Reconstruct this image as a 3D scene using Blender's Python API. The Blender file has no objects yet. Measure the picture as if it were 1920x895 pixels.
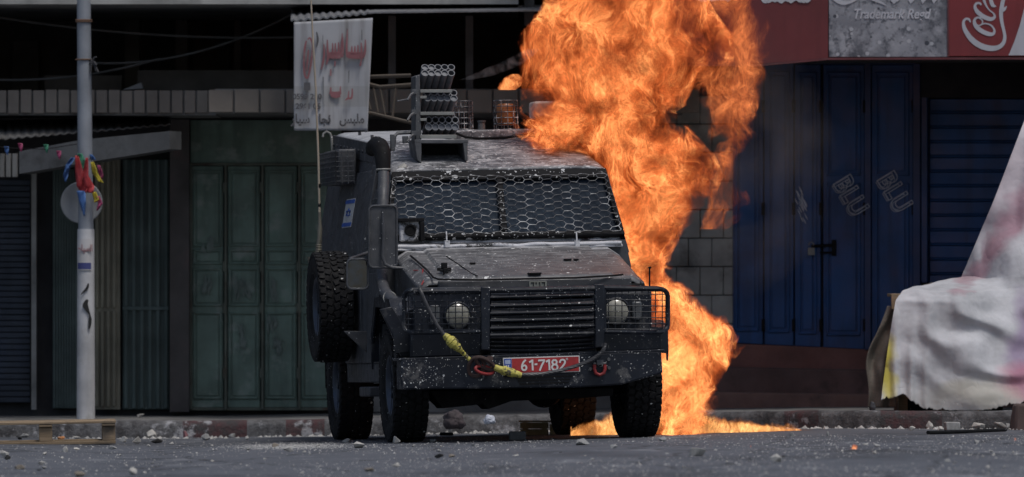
import bpy, bmesh, math, random
from mathutils import Vector, Matrix, noise as mnoise
R = math.radians
random.seed(11)

# ------------------------------------------------------------------ camera, world, sun, exposure
S = bpy.context.scene
col = S.collection
CAMY, CAMZ, F, HY = -60.0, 1.1, 16000.0, 535.0     # F and HY: focal length and horizon row for a 1920-pixel wide view
cam = bpy.data.cameras.new('camera'); camo = bpy.data.objects.new('camera', cam); col.objects.link(camo)
S.camera = camo
camo.location = (0, CAMY, CAMZ); camo.rotation_euler = (R(90), 0, 0)
cam.sensor_width = 36; cam.lens = 300; cam.shift_y = (HY - 447.5) / 1920
cam.clip_start = 1; cam.clip_end = 2000
cam.dof.use_dof = True; cam.dof.focus_distance = 60.0; cam.dof.aperture_fstop = 3.2
w = bpy.data.worlds.new('World'); S.world = w; w.use_nodes = True
wn = w.node_tree.nodes; sky = wn.new('ShaderNodeTexSky'); sky.sky_type = 'NISHITA'; sky.sun_disc = False
SUN_EL, SUN_AZ = 66, 145     # azimuth measured clockwise from +Y
sky.sun_elevation = R(SUN_EL); sky.sun_rotation = R(SUN_AZ); sky.air_density = 1.0; sky.dust_density = 3.0; sky.ozone_density = 1.0
w.node_tree.links.new(sky.outputs[0], wn['Background'].inputs[0]); wn['Background'].inputs[1].default_value = 0.085
sun = bpy.data.lights.new('sun', 'SUN'); so = bpy.data.objects.new('sun', sun); col.objects.link(so)
sun.energy = 1.5; sun.angle = R(14); sun.color = (1.0, .975, .94)
sd = Vector((math.sin(R(SUN_AZ)) * math.cos(R(SUN_EL)), math.cos(R(SUN_AZ)) * math.cos(R(SUN_EL)), math.sin(R(SUN_EL))))
so.rotation_euler = sd.to_track_quat('Z', 'Y').to_euler(); so.location = (0, -10, 30)
vs = S.view_settings; vs.view_transform = 'Standard'; vs.look = 'None'; vs.gamma = 1; vs.use_curve_mapping = False; vs.exposure = 0.12
S.cycles.use_denoising = True
S.cycles.volume_max_steps = 256; S.cycles.volume_bounces = 0
S.cycles.max_bounces = 5; S.cycles.transparent_max_bounces = 12

# ------------------------------------------------------------------ placement helpers
def clamp(v, a, b): return max(a, min(b, v))
def g(x, y): return 0.012 + 0.0205 * clamp(x, -2.3, 2.3) - 0.008 * clamp(y, -2, 6)
def ray(px, py): return Vector(((px - 960) / F, 1, -(py - HY) / F))
CAM = Vector((0, CAMY, CAMZ))
def W(px, py, Y): return CAM + ray(px, py) * (Y - CAMY)
def G(px, py, dz=0.0):
    r = ray(px, py); d = 60
    for _ in range(60):
        p = CAM + r * d; d += (p.z - g(p.x, p.y) - dz) / -r.z * .7
    return CAM + r * d
KERB = [(-40, 6.3), (-3.7, 6.1), (.3, 5.9), (1.6, 4.7), (2.6, 3.7), (4.5, 3.1), (40, 2.6)]
def kerb_y(x):
    for (a, ya), (b, yb) in zip(KERB, KERB[1:]):
        if x <= b: return ya + (yb - ya) * (x - a) / (b - a)
    return 3
PAV = .125
class Plane:
    def __init__(s, p, n): s.p = Vector(p); s.n = Vector(n).normalized()
    def at(s, px, py, t=0):
        r = ray(px, py); q = s.p + s.n * t
        return CAM + r * ((q - CAM).dot(s.n) / r.dot(s.n))
def Yplane(Y): return Plane((0, Y, 0), (0, -1, 0))

# ------------------------------------------------------------------ object helpers
def tag(o, label=None, cat=None, group=None, kind=None):
    for k, v in (('label', label), ('category', cat), ('group', group), ('kind', kind)):
        if v: o[k] = v
    return o
def empty(name, loc=(0, 0, 0), mw=None, parent=None):
    o = bpy.data.objects.new(name, None); col.objects.link(o); o.empty_display_size = .1
    if mw is not None: o.matrix_world = mw
    else: o.location = loc
    if parent: o.parent = parent
    return o
class MB:
    def __init__(s): s.v = []; s.f = []
    def add(s, vs_, fs):
        n = len(s.v); s.v += [Vector(v) for v in vs_]; s.f += [tuple(i + n for i in f) for f in fs]; return s
    def box(s, c, d, rot=None):
        c = Vector(c); d = Vector(d) / 2; vs_ = []
        for i in range(8):
            v = Vector((d.x if i & 1 else -d.x, d.y if i & 2 else -d.y, d.z if i & 4 else -d.z))
            if rot is not None: v = rot @ v
            vs_.append(c + v)
        return s.add(vs_, [(0, 2, 3, 1), (4, 5, 7, 6), (0, 1, 5, 4), (2, 6, 7, 3), (0, 4, 6, 2), (1, 3, 7, 5)])
    def bb(s, a, b):
        a, b = Vector(a), Vector(b); return s.box((a + b) / 2, b - a)
    def prism(s, pts, vec):
        pts = [Vector(p) for p in pts]; vec = Vector(vec); n = len(pts)
        return s.add(pts + [p + vec for p in pts], [tuple(range(n)), tuple(range(2 * n - 1, n - 1, -1))] + [(i, i + n, (i + 1) % n + n, (i + 1) % n) for i in range(n)])
    def cyl(s, p0, p1, r0, r1=None, n=16, caps=True):
        p0, p1 = Vector(p0), Vector(p1); r1 = r0 if r1 is None else r1
        ax = (p1 - p0).normalized(); u = ax.orthogonal().normalized(); v = ax.cross(u)
        vs_ = []
        for p, r in ((p0, r0), (p1, r1)):
            vs_ += [p + (u * math.cos(6.28318 * i / n) + v * math.sin(6.28318 * i / n)) * r for i in range(n)]
        fs = [(i, (i + 1) % n, (i + 1) % n + n, i + n) for i in range(n)]
        if caps: fs += [tuple(range(n - 1, -1, -1)), tuple(range(n, 2 * n))]
        return s.add(vs_, fs)
    def tube(s, pts, r, n=8, closed=False, caps=True):
        pts = [Vector(p) for p in pts]; m = len(pts); base = len(s.v); prev = None
        for i, p in enumerate(pts):
            a = pts[(i - 1) % m] if (closed or i > 0) else p; b = pts[(i + 1) % m] if (closed or i < m - 1) else p
            t = (b - a).normalized()
            if prev is None: u = t.orthogonal().normalized()
            else:
                u = prev - t * prev.dot(t)
                u = u.normalized() if u.length > 1e-6 else t.orthogonal().normalized()
            prev = u; v = t.cross(u); rr = r[i] if isinstance(r, (list, tuple)) else r
            s.v += [p + (u * math.cos(6.28318 * k / n) + v * math.sin(6.28318 * k / n)) * rr for k in range(n)]
        for i in range(m if closed else m - 1):
            for k in range(n):
                a, b = base + i * n, base + ((i + 1) % m) * n
                s.f.append((a + k, a + (k + 1) % n, b + (k + 1) % n, b + k))
        if not closed and caps:
            s.f.append(tuple(base + k for k in range(n - 1, -1, -1))); s.f.append(tuple(base + (m - 1) * n + k for k in range(n)))
        return s
    def lathe(s, prof, c, axis='x', n=48):
        c = Vector(c); base = len(s.v); m = len(prof)
        for k in range(n):
            a = 6.283185 * k / n
            for (h, r) in prof:
                if axis == 'x': s.v.append(c + Vector((h, r * math.cos(a), r * math.sin(a))))
                elif axis == 'y': s.v.append(c + Vector((r * math.cos(a), h, r * math.sin(a))))
                else: s.v.append(c + Vector((r * math.cos(a), r * math.sin(a), h)))
        for k in range(n):
            for j in range(m - 1):
                a, b = base + k * m, base + ((k + 1) % n) * m
                s.f.append((a + j, a + j + 1, b + j + 1, b + j))
        return s
    def grid(s, fn, nu, nv):
        base = len(s.v)
        for j in range(nv + 1):
            for i in range(nu + 1): s.v.append(Vector(fn(i / nu, j / nv)))
        for j in range(nv):
            for i in range(nu):
                a = base + j * (nu + 1) + i; s.f.append((a, a + 1, a + nu + 2, a + nu + 1))
        return s
    def build(s, name, m, parent=None, smooth=False, bevel=0, seg=2, solid=0, mw=None, recalc=True, sub=0, origin=None):
        me = bpy.data.meshes.new(name)
        vv = s.v
        if origin is not None: vv = [v - Vector(origin) for v in vv]
        me.from_pydata([tuple(v) for v in vv], [], s.f); me.update()
        if recalc:
            bm = bmesh.new(); bm.from_mesh(me); bmesh.ops.recalc_face_normals(bm, faces=bm.faces); bm.to_mesh(me); bm.free()
        o = bpy.data.objects.new(name, me); col.objects.link(o)
        if m: me.materials.append(m)
        if parent: o.parent = parent
        if mw is not None: o.matrix_world = mw
        if origin is not None: o.location = origin
        if solid:
            q = o.modifiers.new('solid', 'SOLIDIFY'); q.thickness = solid; q.offset = 0
        if sub:
            q = o.modifiers.new('sub', 'SUBSURF'); q.levels = q.render_levels = sub
        if bevel:
            q = o.modifiers.new('bevel', 'BEVEL'); q.width = bevel; q.segments = seg; q.limit_method = 'ANGLE'; q.angle_limit = R(35)
        if smooth or bevel:
            for p in me.polygons: p.use_smooth = True
            if not sub:
                try: me.set_sharp_from_angle(angle=R(40))
                except Exception: pass
        return o
def slab(mb, P, poly, t0, t1):
    """prism on a facade plane: outline given where it is seen, from depth t0 to t1 (towards the street)"""
    pts = [P.at(x, y) + P.n * t0 for x, y in poly]
    return mb.prism(pts, P.n * (t1 - t0))
def rect(mb, P, x0, y0, x1, y1, t0, t1): return slab(mb, P, [(x0, y0), (x1, y0), (x1, y1), (x0, y1)], t0, t1)

# ------------------------------------------------------------------ materials
class NT:
    def __init__(s, name):
        s.m = bpy.data.materials.new(name); s.m.use_nodes = True; s.t = s.m.node_tree; s.N = s.t.nodes; s.L = s.t.links
        s.b = s.N['Principled BSDF']
    def link(s, v, i):
        if hasattr(v, 'is_output') or hasattr(v, 'links'): s.L.new(v, i)
        else: i.default_value = v
    def math(s, op, *a, cl=False):
        n = s.N.new('ShaderNodeMath'); n.operation = op; n.use_clamp = cl
        for i, v in enumerate(a): s.link(v, n.inputs[i])
        return n.outputs[0]
    def vec(s, op, a, b=None, sc=None):
        n = s.N.new('ShaderNodeVectorMath'); n.operation = op; s.link(a, n.inputs[0])
        if b is not None: s.link(b, n.inputs[1])
        if sc is not None: s.link(sc, n.inputs['Scale'])
        return n.outputs[0]
    def coord(s, k='Object'): return s.N.new('ShaderNodeTexCoord').outputs[k]
    def noise(s, v, sc, det=3, ro=.55, colr=False, sx=(1, 1, 1)):
        if sx != (1, 1, 1): v = s.vec('MULTIPLY', v, sx)
        n = s.N.new('ShaderNodeTexNoise'); n.inputs['Scale'].default_value = sc; n.inputs['Detail'].default_value = det; n.inputs['Roughness'].default_value = ro
        s.L.new(v, n.inputs['Vector']); return n.outputs['Color' if colr else 'Fac']
    def ramp(s, v, lo, hi, a=0., b=1.):
        n = s.N.new('ShaderNodeMapRange'); n.inputs[1].default_value = lo; n.inputs[2].default_value = hi; n.inputs[3].default_value = a; n.inputs[4].default_value = b
        s.L.new(v, n.inputs[0]); return n.outputs[0]
    def mix(s, f, a, b, mode='MIX'):
        n = s.N.new('ShaderNodeMix'); n.data_type = 'RGBA'; n.blend_type = mode
        s.link(f, n.inputs[0]); s.link(c4(a), n.inputs[6]); s.link(c4(b), n.inputs[7]); return n.outputs[2]
    def voro(s, v, sc, out='Distance', feat='F1'):
        n = s.N.new('ShaderNodeTexVoronoi'); n.feature = feat; n.inputs['Scale'].default_value = sc; s.L.new(v, n.inputs['Vector']); return n
    def bump(s, h, st=.3, d=.01):
        n = s.N.new('ShaderNodeBump'); n.inputs['Strength'].default_value = st; n.inputs['Distance'].default_value = d
        s.L.new(h, n.inputs['Height']); s.L.new(n.outputs[0], s.b.inputs['Normal']); return n
    def sep(s, v):
        n = s.N.new('ShaderNodeSeparateXYZ'); s.L.new(v, n.inputs[0]); return n.outputs
def c4(c): return (*c, 1) if isinstance(c, tuple) and len(c) == 3 else c
def speck(n, co, base, sc=28, r=.28, amount=.35, colr=(.62, .62, .6), big=None, stretch=(1, 1, 1)):
    """thrown white paint: irregular drops on a surface"""
    wv = n.vec('ADD', n.vec('MULTIPLY', co, stretch), n.vec('SCALE', n.noise(co, sc * 1.3, 2, colr=True), sc=.9 / sc))
    if big is None: big = n.ramp(n.noise(co, 3.2, 4, .6), .40, .66, .12, 2.0)
    for s_, rr, am in ((sc, r, amount * .6), (sc * 2.1, r, amount), (sc * 3.6, r, amount * .9), (sc * .5, r * .6, amount * .25)):
        v = n.voro(wv, s_)
        rc = n.sep(v.outputs['Color'])
        rad = n.math('MULTIPLY', rc[1], rr)
        f = n.math('MULTIPLY', n.math('LESS_THAN', v.outputs['Distance'], rad), n.math('LESS_THAN', rc[0], am if big is None else n.math('MULTIPLY', big, am)))
        base = n.mix(f, base, colr)
    return base
def pmat(name, c, rough=.6, metal=0., var=.35, vs_=6, dust=0., dustc=(.25, .24, .23), spk=0., spk_sc=28, bump=.15, bsc=60, stain=None, streak=0., spec=.5, big=None):
    n = NT(name); co = n.coord()
    dark = tuple(x * (1 - var) for x in c); lite = tuple(min(1, x * (1 + var)) for x in c)
    base = n.mix(n.ramp(n.noise(co, vs_, 4), .3, .7), dark, lite)
    if streak: base = n.mix(n.math('MULTIPLY', n.ramp(n.noise(co, 9, 3, sx=(1, 1, .12)), .5, .75), streak), base, tuple(x * .35 for x in c))
    if dust: base = n.mix(n.math('MULTIPLY', n.ramp(n.noise(co, vs_ * 1.7, 5, .65), .35, .7), dust), base, dustc)
    if stain: base = n.mix(n.math('MULTIPLY', n.ramp(n.noise(co, stain[1], 5, .6), .55, .68), stain[2]), base, stain[0])
    if spk:
        base = speck(n, co, base, sc=spk_sc, amount=spk)
        run = n.math('MULTIPLY', n.ramp(n.noise(co, 22, 4, .7, sx=(2.2, 1, .45)), .66, .70), n.ramp(n.noise(co, 2.6, 3), .45, .6))
        base = n.mix(n.math('MULTIPLY', run, min(1, spk * 2.6)), base, (.45, .45, .44))
        base = n.mix(n.math('MULTIPLY', n.ramp(n.noise(co, 5, 6, .75), .58, .64), min(.5, spk * 1.6)), base, (.16, .155, .15))
    n.L.new(base, n.b.inputs['Base Color']); n.b.inputs['Metallic'].default_value = metal
    n.b.inputs['Specular IOR Level'].default_value = spec
    n.L.new(n.ramp(n.noise(co, vs_ * 2.3, 4), .3, .7, max(.05, rough - .12), min(1, rough + .15)), n.b.inputs['Roughness'])
    if bump: n.bump(n.noise(co, bsc, 4), bump, .004)
    return n.m
MT = {}
MT['body'] = pmat('body_paint', (.035, .037, .043), .5, spk=.16, dust=.5, dustc=(.085, .085, .09), spk_sc=24)
MT['side'] = pmat('side_paint', (.045, .048, .056), .5, spk=.04, dust=.6, dustc=(.085, .086, .09), streak=.5)
MT['guard'] = pmat('guard_paint', (.008, .011, .018), .45, spk=.16, spk_sc=30, dust=.3, dustc=(.028, .03, .036), spec=.3)
MT['bumper'] = pmat('bumper_paint', (.009, .012, .02), .45, spk=.42, spk_sc=26, dust=.35, dustc=(.03, .032, .038), spec=.3)
MT['black'] = pmat('black_steel', (.005, .005, .006), .7, spk=.02, dust=.3, dustc=(.018, .018, .018), spec=.2)
MT['rubber'] = pmat('tyre_rubber', (.008, .008, .009), .8, dust=.5, dustc=(.024, .023, .023), spk=.05, spk_sc=34, vs_=8, spec=.25)
MT['rim'] = pmat('rim_metal', (.045, .06, .09), .4, .4, dust=.5, dustc=(.09, .09, .09))
MT['tube'] = pmat('launcher_tube', (.13, .137, .155), .5, 0., dust=.5, dustc=(.20, .205, .22), spec=.3, spk=.05)
MT['frame'] = pmat('launcher_frame', (.06, .063, .07), .5, .2, dust=.6, dustc=(.15, .15, .15), spk=.12)
MT['rail'] = pmat('pale_rail', (.22, .22, .21), .5, .1, dust=.5, dustc=(.25, .25, .22), spk=.1)
MT['glass'] = None
MT['chrome'] = pmat('mirror_glass', (.12, .13, .15), .08, 1., var=.1, bump=0)

# ------------------------------------------------------------------ setting: ground, road, pavement, kerb
def ground_mat():
    n = NT('asphalt'); co = n.coord()
    base = n.mix(n.ramp(n.noise(co, 1.3, 4), .3, .7), (.064, .070, .083), (.09, .097, .112))
    base = n.mix(n.math('MULTIPLY', n.ramp(n.noise(co, 160, 2), .35, .7), .6), base, (.15, .155, .17))
    # tyre-dark lanes and pale dust drifted across the street
    base = n.mix(n.math('MULTIPLY', n.ramp(n.noise(co, .55, 4, sx=(1, .55, 1)), .5, .63), .6), base, (.045, .048, .056))
    d = n.math('MULTIPLY', n.ramp(n.noise(co, .9, 6, .7, sx=(1.4, .5, 1)), .58, .74), .65)
    base = n.mix(d, base, (.36, .37, .39))
    cr_ = n.voro(n.vec('ADD', n.vec('MULTIPLY', co, (.5, .16, 1)), n.vec('SCALE', n.noise(co, 1.5, 4, colr=True), sc=.25)), 1.6, feat='DISTANCE_TO_EDGE')
    base = n.mix(n.math('MULTIPLY', n.math('LESS_THAN', cr_.outputs['Distance'], .012), .7), base, (.02, .021, .024))
    base = n.mix(n.math('MULTIPLY', n.ramp(n.noise(co, 3.5, 6, .75, sx=(1, .35, 1)), .60, .68), .55), base, (.26, .27, .29))
    base = n.mix(n.math('MULTIPLY', n.ramp(n.noise(co, 2.1, 5, .7, sx=(1, .3, 1)), .62, .7), .6), base, (.03, .032, .036))
    n.L.new(base, n.b.inputs['Base Color']); n.b.inputs['Roughness'].default_value = .8; n.b.inputs['Specular IOR Level'].default_value = .3
    n.bump(n.noise(co, 130, 3), .5, .006); return n.m
mroad = ground_mat()
xs = [-40, -20, -10, -6] + [-5 + .1 * i for i in range(101)] + [6, 10, 20, 40]
mb = MB(); nv = 40
def rp(i, j):
    x = xs[i]; y0 = -80; ye = kerb_y(x) + .1
    t = j / nv; y = y0 + (ye - y0) * (1 - (1 - t) ** 2.2)
    z = g(x, y) + .012 * (mnoise.noise(Vector((x * .9, y * .25, 3))) ) * (1 if abs(x) < 6 and y > -30 else 0) * (.4 if -2 < x < 2 and -1 < y < 4 else 1)
    return Vector((x, y, z))
for j in range(nv + 1):
    for i in range(len(xs)): mb.v.append(rp(i, j))
for j in range(nv):
    for i in range(len(xs) - 1):
        a = j * len(xs) + i; mb.f.append((a, a + 1, a + 1 + len(xs), a + len(xs)))
tag(mb.build('road', mroad, smooth=True), kind='structure')
m = pmat('bare_earth', (.12, .11, .1), .9)
tag(MB().add([(-900, -400, -.35), (900, -400, -.35), (900, 900, -.35), (-900, 900, -.35)], [(0, 1, 2, 3)]).build('ground', m, recalc=False), kind='structure')
mb = MB()
for i in range(len(xs)):
    x = xs[i]; k = kerb_y(x)
    for y in (k + .16, k + 1, k + 2, k + 4, 16): mb.v.append(Vector((x, y, g(x, min(y, 9)) + PAV + .004 * random.random())))
for i in range(len(xs) - 1):
    for j in range(4):
        a = i * 5 + j; mb.f.append((a, a + 5, a + 6, a + 1))
mpav = pmat('pavement_concrete', (.15, .148, .145), .85, vs_=3, stain=((.06, .06, .06), 2.5, .7), bump=.4, bsc=40)
tag(mb.build('pavement', mpav, smooth=True), kind='structure')
def kerb_mat():
    n = NT('kerb_paint'); co = n.coord(); X = n.sep(co)[0]
    seg = n.math('FRACT', n.math('MULTIPLY', X, .62))
    st = 0
    for a_, b_ in ((-2.55, -2.05), (-1.75, -1.45), (2.05, 2.3), (2.75, 3.2)):
        w_ = n.math('MULTIPLY', n.math('GREATER_THAN', X, a_), n.math('LESS_THAN', X, b_)); st = w_ if st == 0 else n.math('ADD', st, w_)
    c = n.mix(st, (.15, .15, .155), (.085, .035, .038))
    c = n.mix(n.ramp(n.noise(co, 6, 6, .75), .38, .6), c, (.045, .043, .045))
    c = n.mix(n.math('MULTIPLY', n.ramp(n.noise(co, 4.2, 5, .75), .56, .64), .75), c, (.40, .40, .42))
    n.L.new(c, n.b.inputs['Base Color']); n.b.inputs['Roughness'].default_value = .85; n.bump(n.noise(co, 30, 5, .7), .8, .02); return n.m
mb = MB(); prof = [(-.0, -.05), (.0, .085), (.012, .112), (.035, .13), (.16, .133), (.16, -.05)]
kxs = [-40, -20, -8] + [-6 + .06 * i for i in range(200)] + [6.2, 10, 20, 40]
for x in kxs:
    k = kerb_y(x)
    for (dy, dz) in prof:
        wob = .012 * mnoise.noise(Vector((x * 6, dy * 20, dz * 20)))
        mb.v.append(Vector((x, k + dy + wob, g(x, k) + dz + wob * .7)))
for i in range(len(kxs) - 1):
    for j in range(len(prof) - 1):
        a = i * len(prof) + j; mb.f.append((a, a + 1, a + 1 + len(prof), a + len(prof)))
tag(mb.build('kerb', kerb_mat(), smooth=True), kind='structure')


# ------------------------------------------------------------------ lettering helpers
def text_mesh(name, body, size, m, mat4, parent=None, offset=0., shear=0., extrude=.002, align='CENTER', outline=0, sx=1., space=1.):
    c = bpy.data.curves.new('lettering', 'FONT'); c.body = body; c.size = size; c.offset = offset; c.shear = shear
    c.extrude = extrude; c.align_x = align; c.align_y = 'CENTER'; c.space_character = space
    if outline: c.fill_mode = 'NONE'; c.extrude = 0; c.bevel_depth = outline; c.bevel_resolution = 1
    o = bpy.data.objects.new('lettering', c); col.objects.link(o)
    bpy.context.view_layer.update()
    me = bpy.data.meshes.new_from_object(o.evaluated_get(bpy.context.evaluated_depsgraph_get()))
    bpy.data.objects.remove(o); bpy.data.curves.remove(c)
    if sx != 1: me.transform(Matrix.Diagonal((sx, 1, 1, 1)))
    me.transform(mat4); me.name = name; me.materials.clear(); me.materials.append(m)
    o = bpy.data.objects.new(name, me); col.objects.link(o)
    if parent: o.parent = parent
    return o
def face_mat(P, px, py, t, ang=0.):
    """frame on a plane: X to the right, Y up, Z out of the plane"""
    n = P.n; up = Vector((0, 0, 1)); up = (up - n * up.dot(n)).normalized(); x = up.cross(n).normalized()
    m = Matrix((x, up, n)).transposed().to_4x4()
    m.translation = P.at(px, py) + n * t
    return m @ Matrix.Rotation(R(ang), 4, 'Z')
def stroke(mb, P, pts, t0, t1, n=6):
    """brush stroke of changing width; pts = (px, py, width in px)"""
    out = []
    for i in range(len(pts) - 1):
        p0 = pts[max(0, i - 1)]; p1 = pts[i]; p2 = pts[i + 1]; p3 = pts[min(len(pts) - 1, i + 2)]
        for k in range(n):
            t = k / n
            out.append(tuple(.5 * (2 * b + (c - a) * t + (2 * a - 5 * b + 4 * c - d) * t * t + (3 * b - a - 3 * c + d) * t ** 3) for a, b, c, d in zip(p0, p1, p2, p3)))
    out.append(pts[-1]); L = []; Rr = []
    for i, (x, y, w_) in enumerate(out):
        a = out[max(0, i - 1)]; b = out[min(len(out) - 1, i + 1)]; dx, dy = b[0] - a[0], b[1] - a[1]; l = math.hypot(dx, dy) or 1
        L.append((x - dy / l * w_ / 2, y + dx / l * w_ / 2)); Rr.append((x + dy / l * w_ / 2, y - dx / l * w_ / 2))
    for i in range(len(out) - 1):
        e = .0002 * (i % 2)
        pts_ = [P.at(*q) + P.n * (t0 + e) for q in (L[i], L[i + 1], Rr[i + 1], Rr[i])]
        mb.prism(pts_, P.n * (t1 - t0))

# ------------------------------------------------------------------ building on the left
def wallmat(name, c, **k): return pmat(name, c, k.pop('rough', .85), vs_=k.pop('vs_', 2.5), bump=k.pop('bump', .3), bsc=k.pop('bsc', 25), **k)
m_dark = wallmat('dark_plaster', (.03, .03, .033))  # plain dark tone for the shop wall
m_green = wallmat('green_door_paint', (.155, .235, .195), rough=.6, streak=.6, stain=((.26, .30, .27), 5.5, .75), dust=.5, dustc=(.07, .085, .07), var=.3, bump=.15)
m_greenr = wallmat('green_door_rust', (.11, .125, .10), rough=.7, streak=.5, stain=((.06, .03, .02), 3, .8))
m_olive = wallmat('olive_steel', (.22, .205, .155), rough=.7, streak=.7)
m_teal = wallmat('dark_teal_steel', (.075, .105, .10), rough=.7, streak=.7)
m_navy = wallmat('navy_shutter', (.03, .04, .06), rough=.7, streak=.5)
m_tile = wallmat('balcony_tile', (.19, .165, .14), rough=.6, var=.2)
m_conc = wallmat('grey_concrete', (.17, .17, .165), stain=((.05, .05, .05), 2, .7))
m_pale = wallmat('pale_plaster', (.3, .3, .29), stain=((.08, .08, .08), 2, .6))
m_white = wallmat('white_paint_mark', (.17, .21, .19))
P9 = Yplane(9.0)
b1 = empty('shop_building', (-2, 9, 0)); tag(b1, 'dark row of shuttered shops with a tiled balcony, behind the street pole', 'building')
inv1 = Matrix.Translation((2, -9, 0))
def bpart(mb, name, m, root=b1, inv=inv1, **k):
    mb.v = [inv @ v for v in mb.v]; return mb.build(name, m, root, **k)
X0, X1 = -12.0, 1.35
zf = W(0, 222, 9).z; zb = W(0, 170, 7.6).z; zt = W(0, 8, 7.2).z
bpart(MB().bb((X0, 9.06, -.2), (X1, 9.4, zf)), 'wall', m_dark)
# balcony: floor slab with tiled edge, closed recess behind, upper slab
mb = MB().bb((X0, 7.75, zf), (-2.35, 12, zb)).bb((-2.35, 7.55, zf + .01), (X1, 12, zb + .012)); bpart(mb, 'balcony_floor', m_conc)
mb = MB(); x = X0; tiled = False
while x < X1:
    if x >= -2.45 and not tiled: bpart(mb, 'balcony_tile', m_tile, bevel=.004); mb = MB(); tiled = True
    wd = .10 if x < -2.45 else .205
    yy = 7.72 if x < -2.45 else 7.52
    mb.bb((x, yy, zf + .015 + random.uniform(-.004, .004)), (x + wd - .014, yy + .035, zb + .01 - random.uniform(0, .008))); x += wd
bpart(mb, 'balcony_tile', m_tile, bevel=.004)
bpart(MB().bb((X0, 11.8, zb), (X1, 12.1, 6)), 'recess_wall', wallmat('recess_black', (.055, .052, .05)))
mb = MB()
for x0, x1 in ((235, 262), (330, 352), (440, 452)): 
    a = W(x0, 0, 11.3); b = W(x1, 0, 11.3); mb.bb((a.x, 11.2, zb), (b.x, 11.5, zt + .3))
bpart(mb, 'recess_pillar', wallmat('recess_pillar', (.1, .093, .085)))
a = W(258, 132, 8.6); b = W(560, 165, 8.6); mb = MB().bb((a.x, 8.6, zb), (b.x, 8.7, a.z)).bb((W(80, 0, 8.6).x, 8.9, zb), (W(225, 0, 8.6).x, 9.0, W(0, 140, 8.6).z))
bpart(mb, 'parapet', wallmat('parapet_brown', (.085, .075, .065)))
bpart(MB().bb((X0, 7.2, zt), (.05, 12, zt + .35)), 'upper_slab', m_pale)
bpart(MB().bb((X0, 7.9, zt + .35), (X1, 12, 7)), 'upper_wall', wallmat('upper_wall', (.2, .2, .2)))
mb = MB()
for (x0, y0, x1, y1, sg) in ((-20, 30, 560, 70, 14), (170, 118, 560, 20, 30), (0, 150, 300, 110, 12)):
    mb.tube([W(x0 + (x1 - x0) * t, y0 + (y1 - y0) * t + sg * 4 * t * (1 - t), 8.2) for t in [i / 14 for i in range(15)]], .009, 5)
bpart(mb, 'hanging_cable', wallmat('cable_grey', (.10, .10, .10)))
for x0, x1 in ((20, 70), (360, 430), (470, 540)): a = W(x0, 0, 11.5); b = W(x1, 0, 11.5); bpart(MB().bb((a.x, 11.7, zb + .1), (b.x, 11.78, zt - .15)), 'recess_door', wallmat('recess_door', (.085, .08, .078)), bevel=.01)
a = W(268, 166, 7.9); bpart(MB().prism([a, a + Vector((-.16, 0, -.01)), a + Vector((-.02, .1, .05))], (0, .25, 0)), 'loose_board', m_pale)
# shop fronts, left to right
mb = MB()
for i in range(38): rect(mb, P9, -60, 338 + i * 11, 57, 338 + i * 11 + 9.5, 0, .03)
bpart(mb, 'roller_shutter', m_navy, bevel=.003)
o = bpart(rect(MB(), P9, 60, 318, 69, 768, 0, .09), 'door_post', m_pale)
mb = MB()
for i in range(9): rect(mb, P9, 101 + i * 5, 318, 104 + i * 5, 765, .0, .03)
bpart(rect(mb, P9, 99, 318, 147, 766, -.02, .01), 'ribbed_shutter', m_teal)
mb = rect(MB(), P9, 178, 300, 226, 768, .0, .06)
for x in (180, 190, 201, 212): rect(mb, P9, x, 303, x + 6, 577, .06, .085); rect(mb, P9, x, 583, x + 6, 762, .06, .085)
bpart(mb, 'ribbed_door', m_olive, bevel=.004)
mb = rect(MB(), P9, 230, 300, 318, 768, -.03, .02)
for i in range(6): rect(mb, P9, 233 + i * 15, 300, 240 + i * 15, 766, .02, .05)
rect(mb, P9, 230, 575, 318, 582, .02, .055)
bpart(mb, 'barred_gate', m_teal, bevel=.004)
bpart(rect(MB(), P9, 320, 225, 356, 772, 0, .16), 'pillar', wallmat('pillar_soot', (.075, .068, .066), stain=((.12, .08, .08), 5, .6)))
bpart(rect(MB(), P9, 358, 226, 640, 306, 0, .05), 'transom_panel', m_green)
xsd = [(360, 419), (427, 488), (496, 557), (563, 622), (628, 690)]
for k, (a, b) in enumerate(xsd):
    mb = rect(MB(), P9, a, 312, b, 764, .0, .035)
    for (c, d) in ((320, 462), (468, 496), (503, 574), (586, 748)):
        for q in ((a + 3, c, b - 3, c + 3), (a + 3, d - 3, b - 3, d), (a + 3, c, a + 6, d), (b - 6, c, b - 3, d)): rect(mb, P9, *q, .035, .055)
        rect(mb, P9, a + 9, c + 6, b - 9, d - 6, .035, .045)
    leaf = bpart(mb, 'door_leaf', m_green, bevel=.004)
    mb = MB()
    for yy in (352, 500, 578, 700): a_ = P9.at(b + 2, yy) + Vector((0, -.05, 0)); mb.cyl(a_ - Vector((0, 0, .04)), a_ + Vector((0, 0, .04)), .014, n=8)
    mb.v = [inv1 @ v for v in mb.v]; mb.build('hinge', m_greenr, leaf)
mb = MB()
for x in (356, 421, 490, 559, 624): rect(mb, P9, x, 308, x + 5, 768, .0, .06)
rect(mb, P9, 356, 306, 700, 311, 0, .065); rect(mb, P9, 356, 752, 700, 770, 0, .03)
bpart(mb, 'door_frame', m_greenr, bevel=.004)
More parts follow.
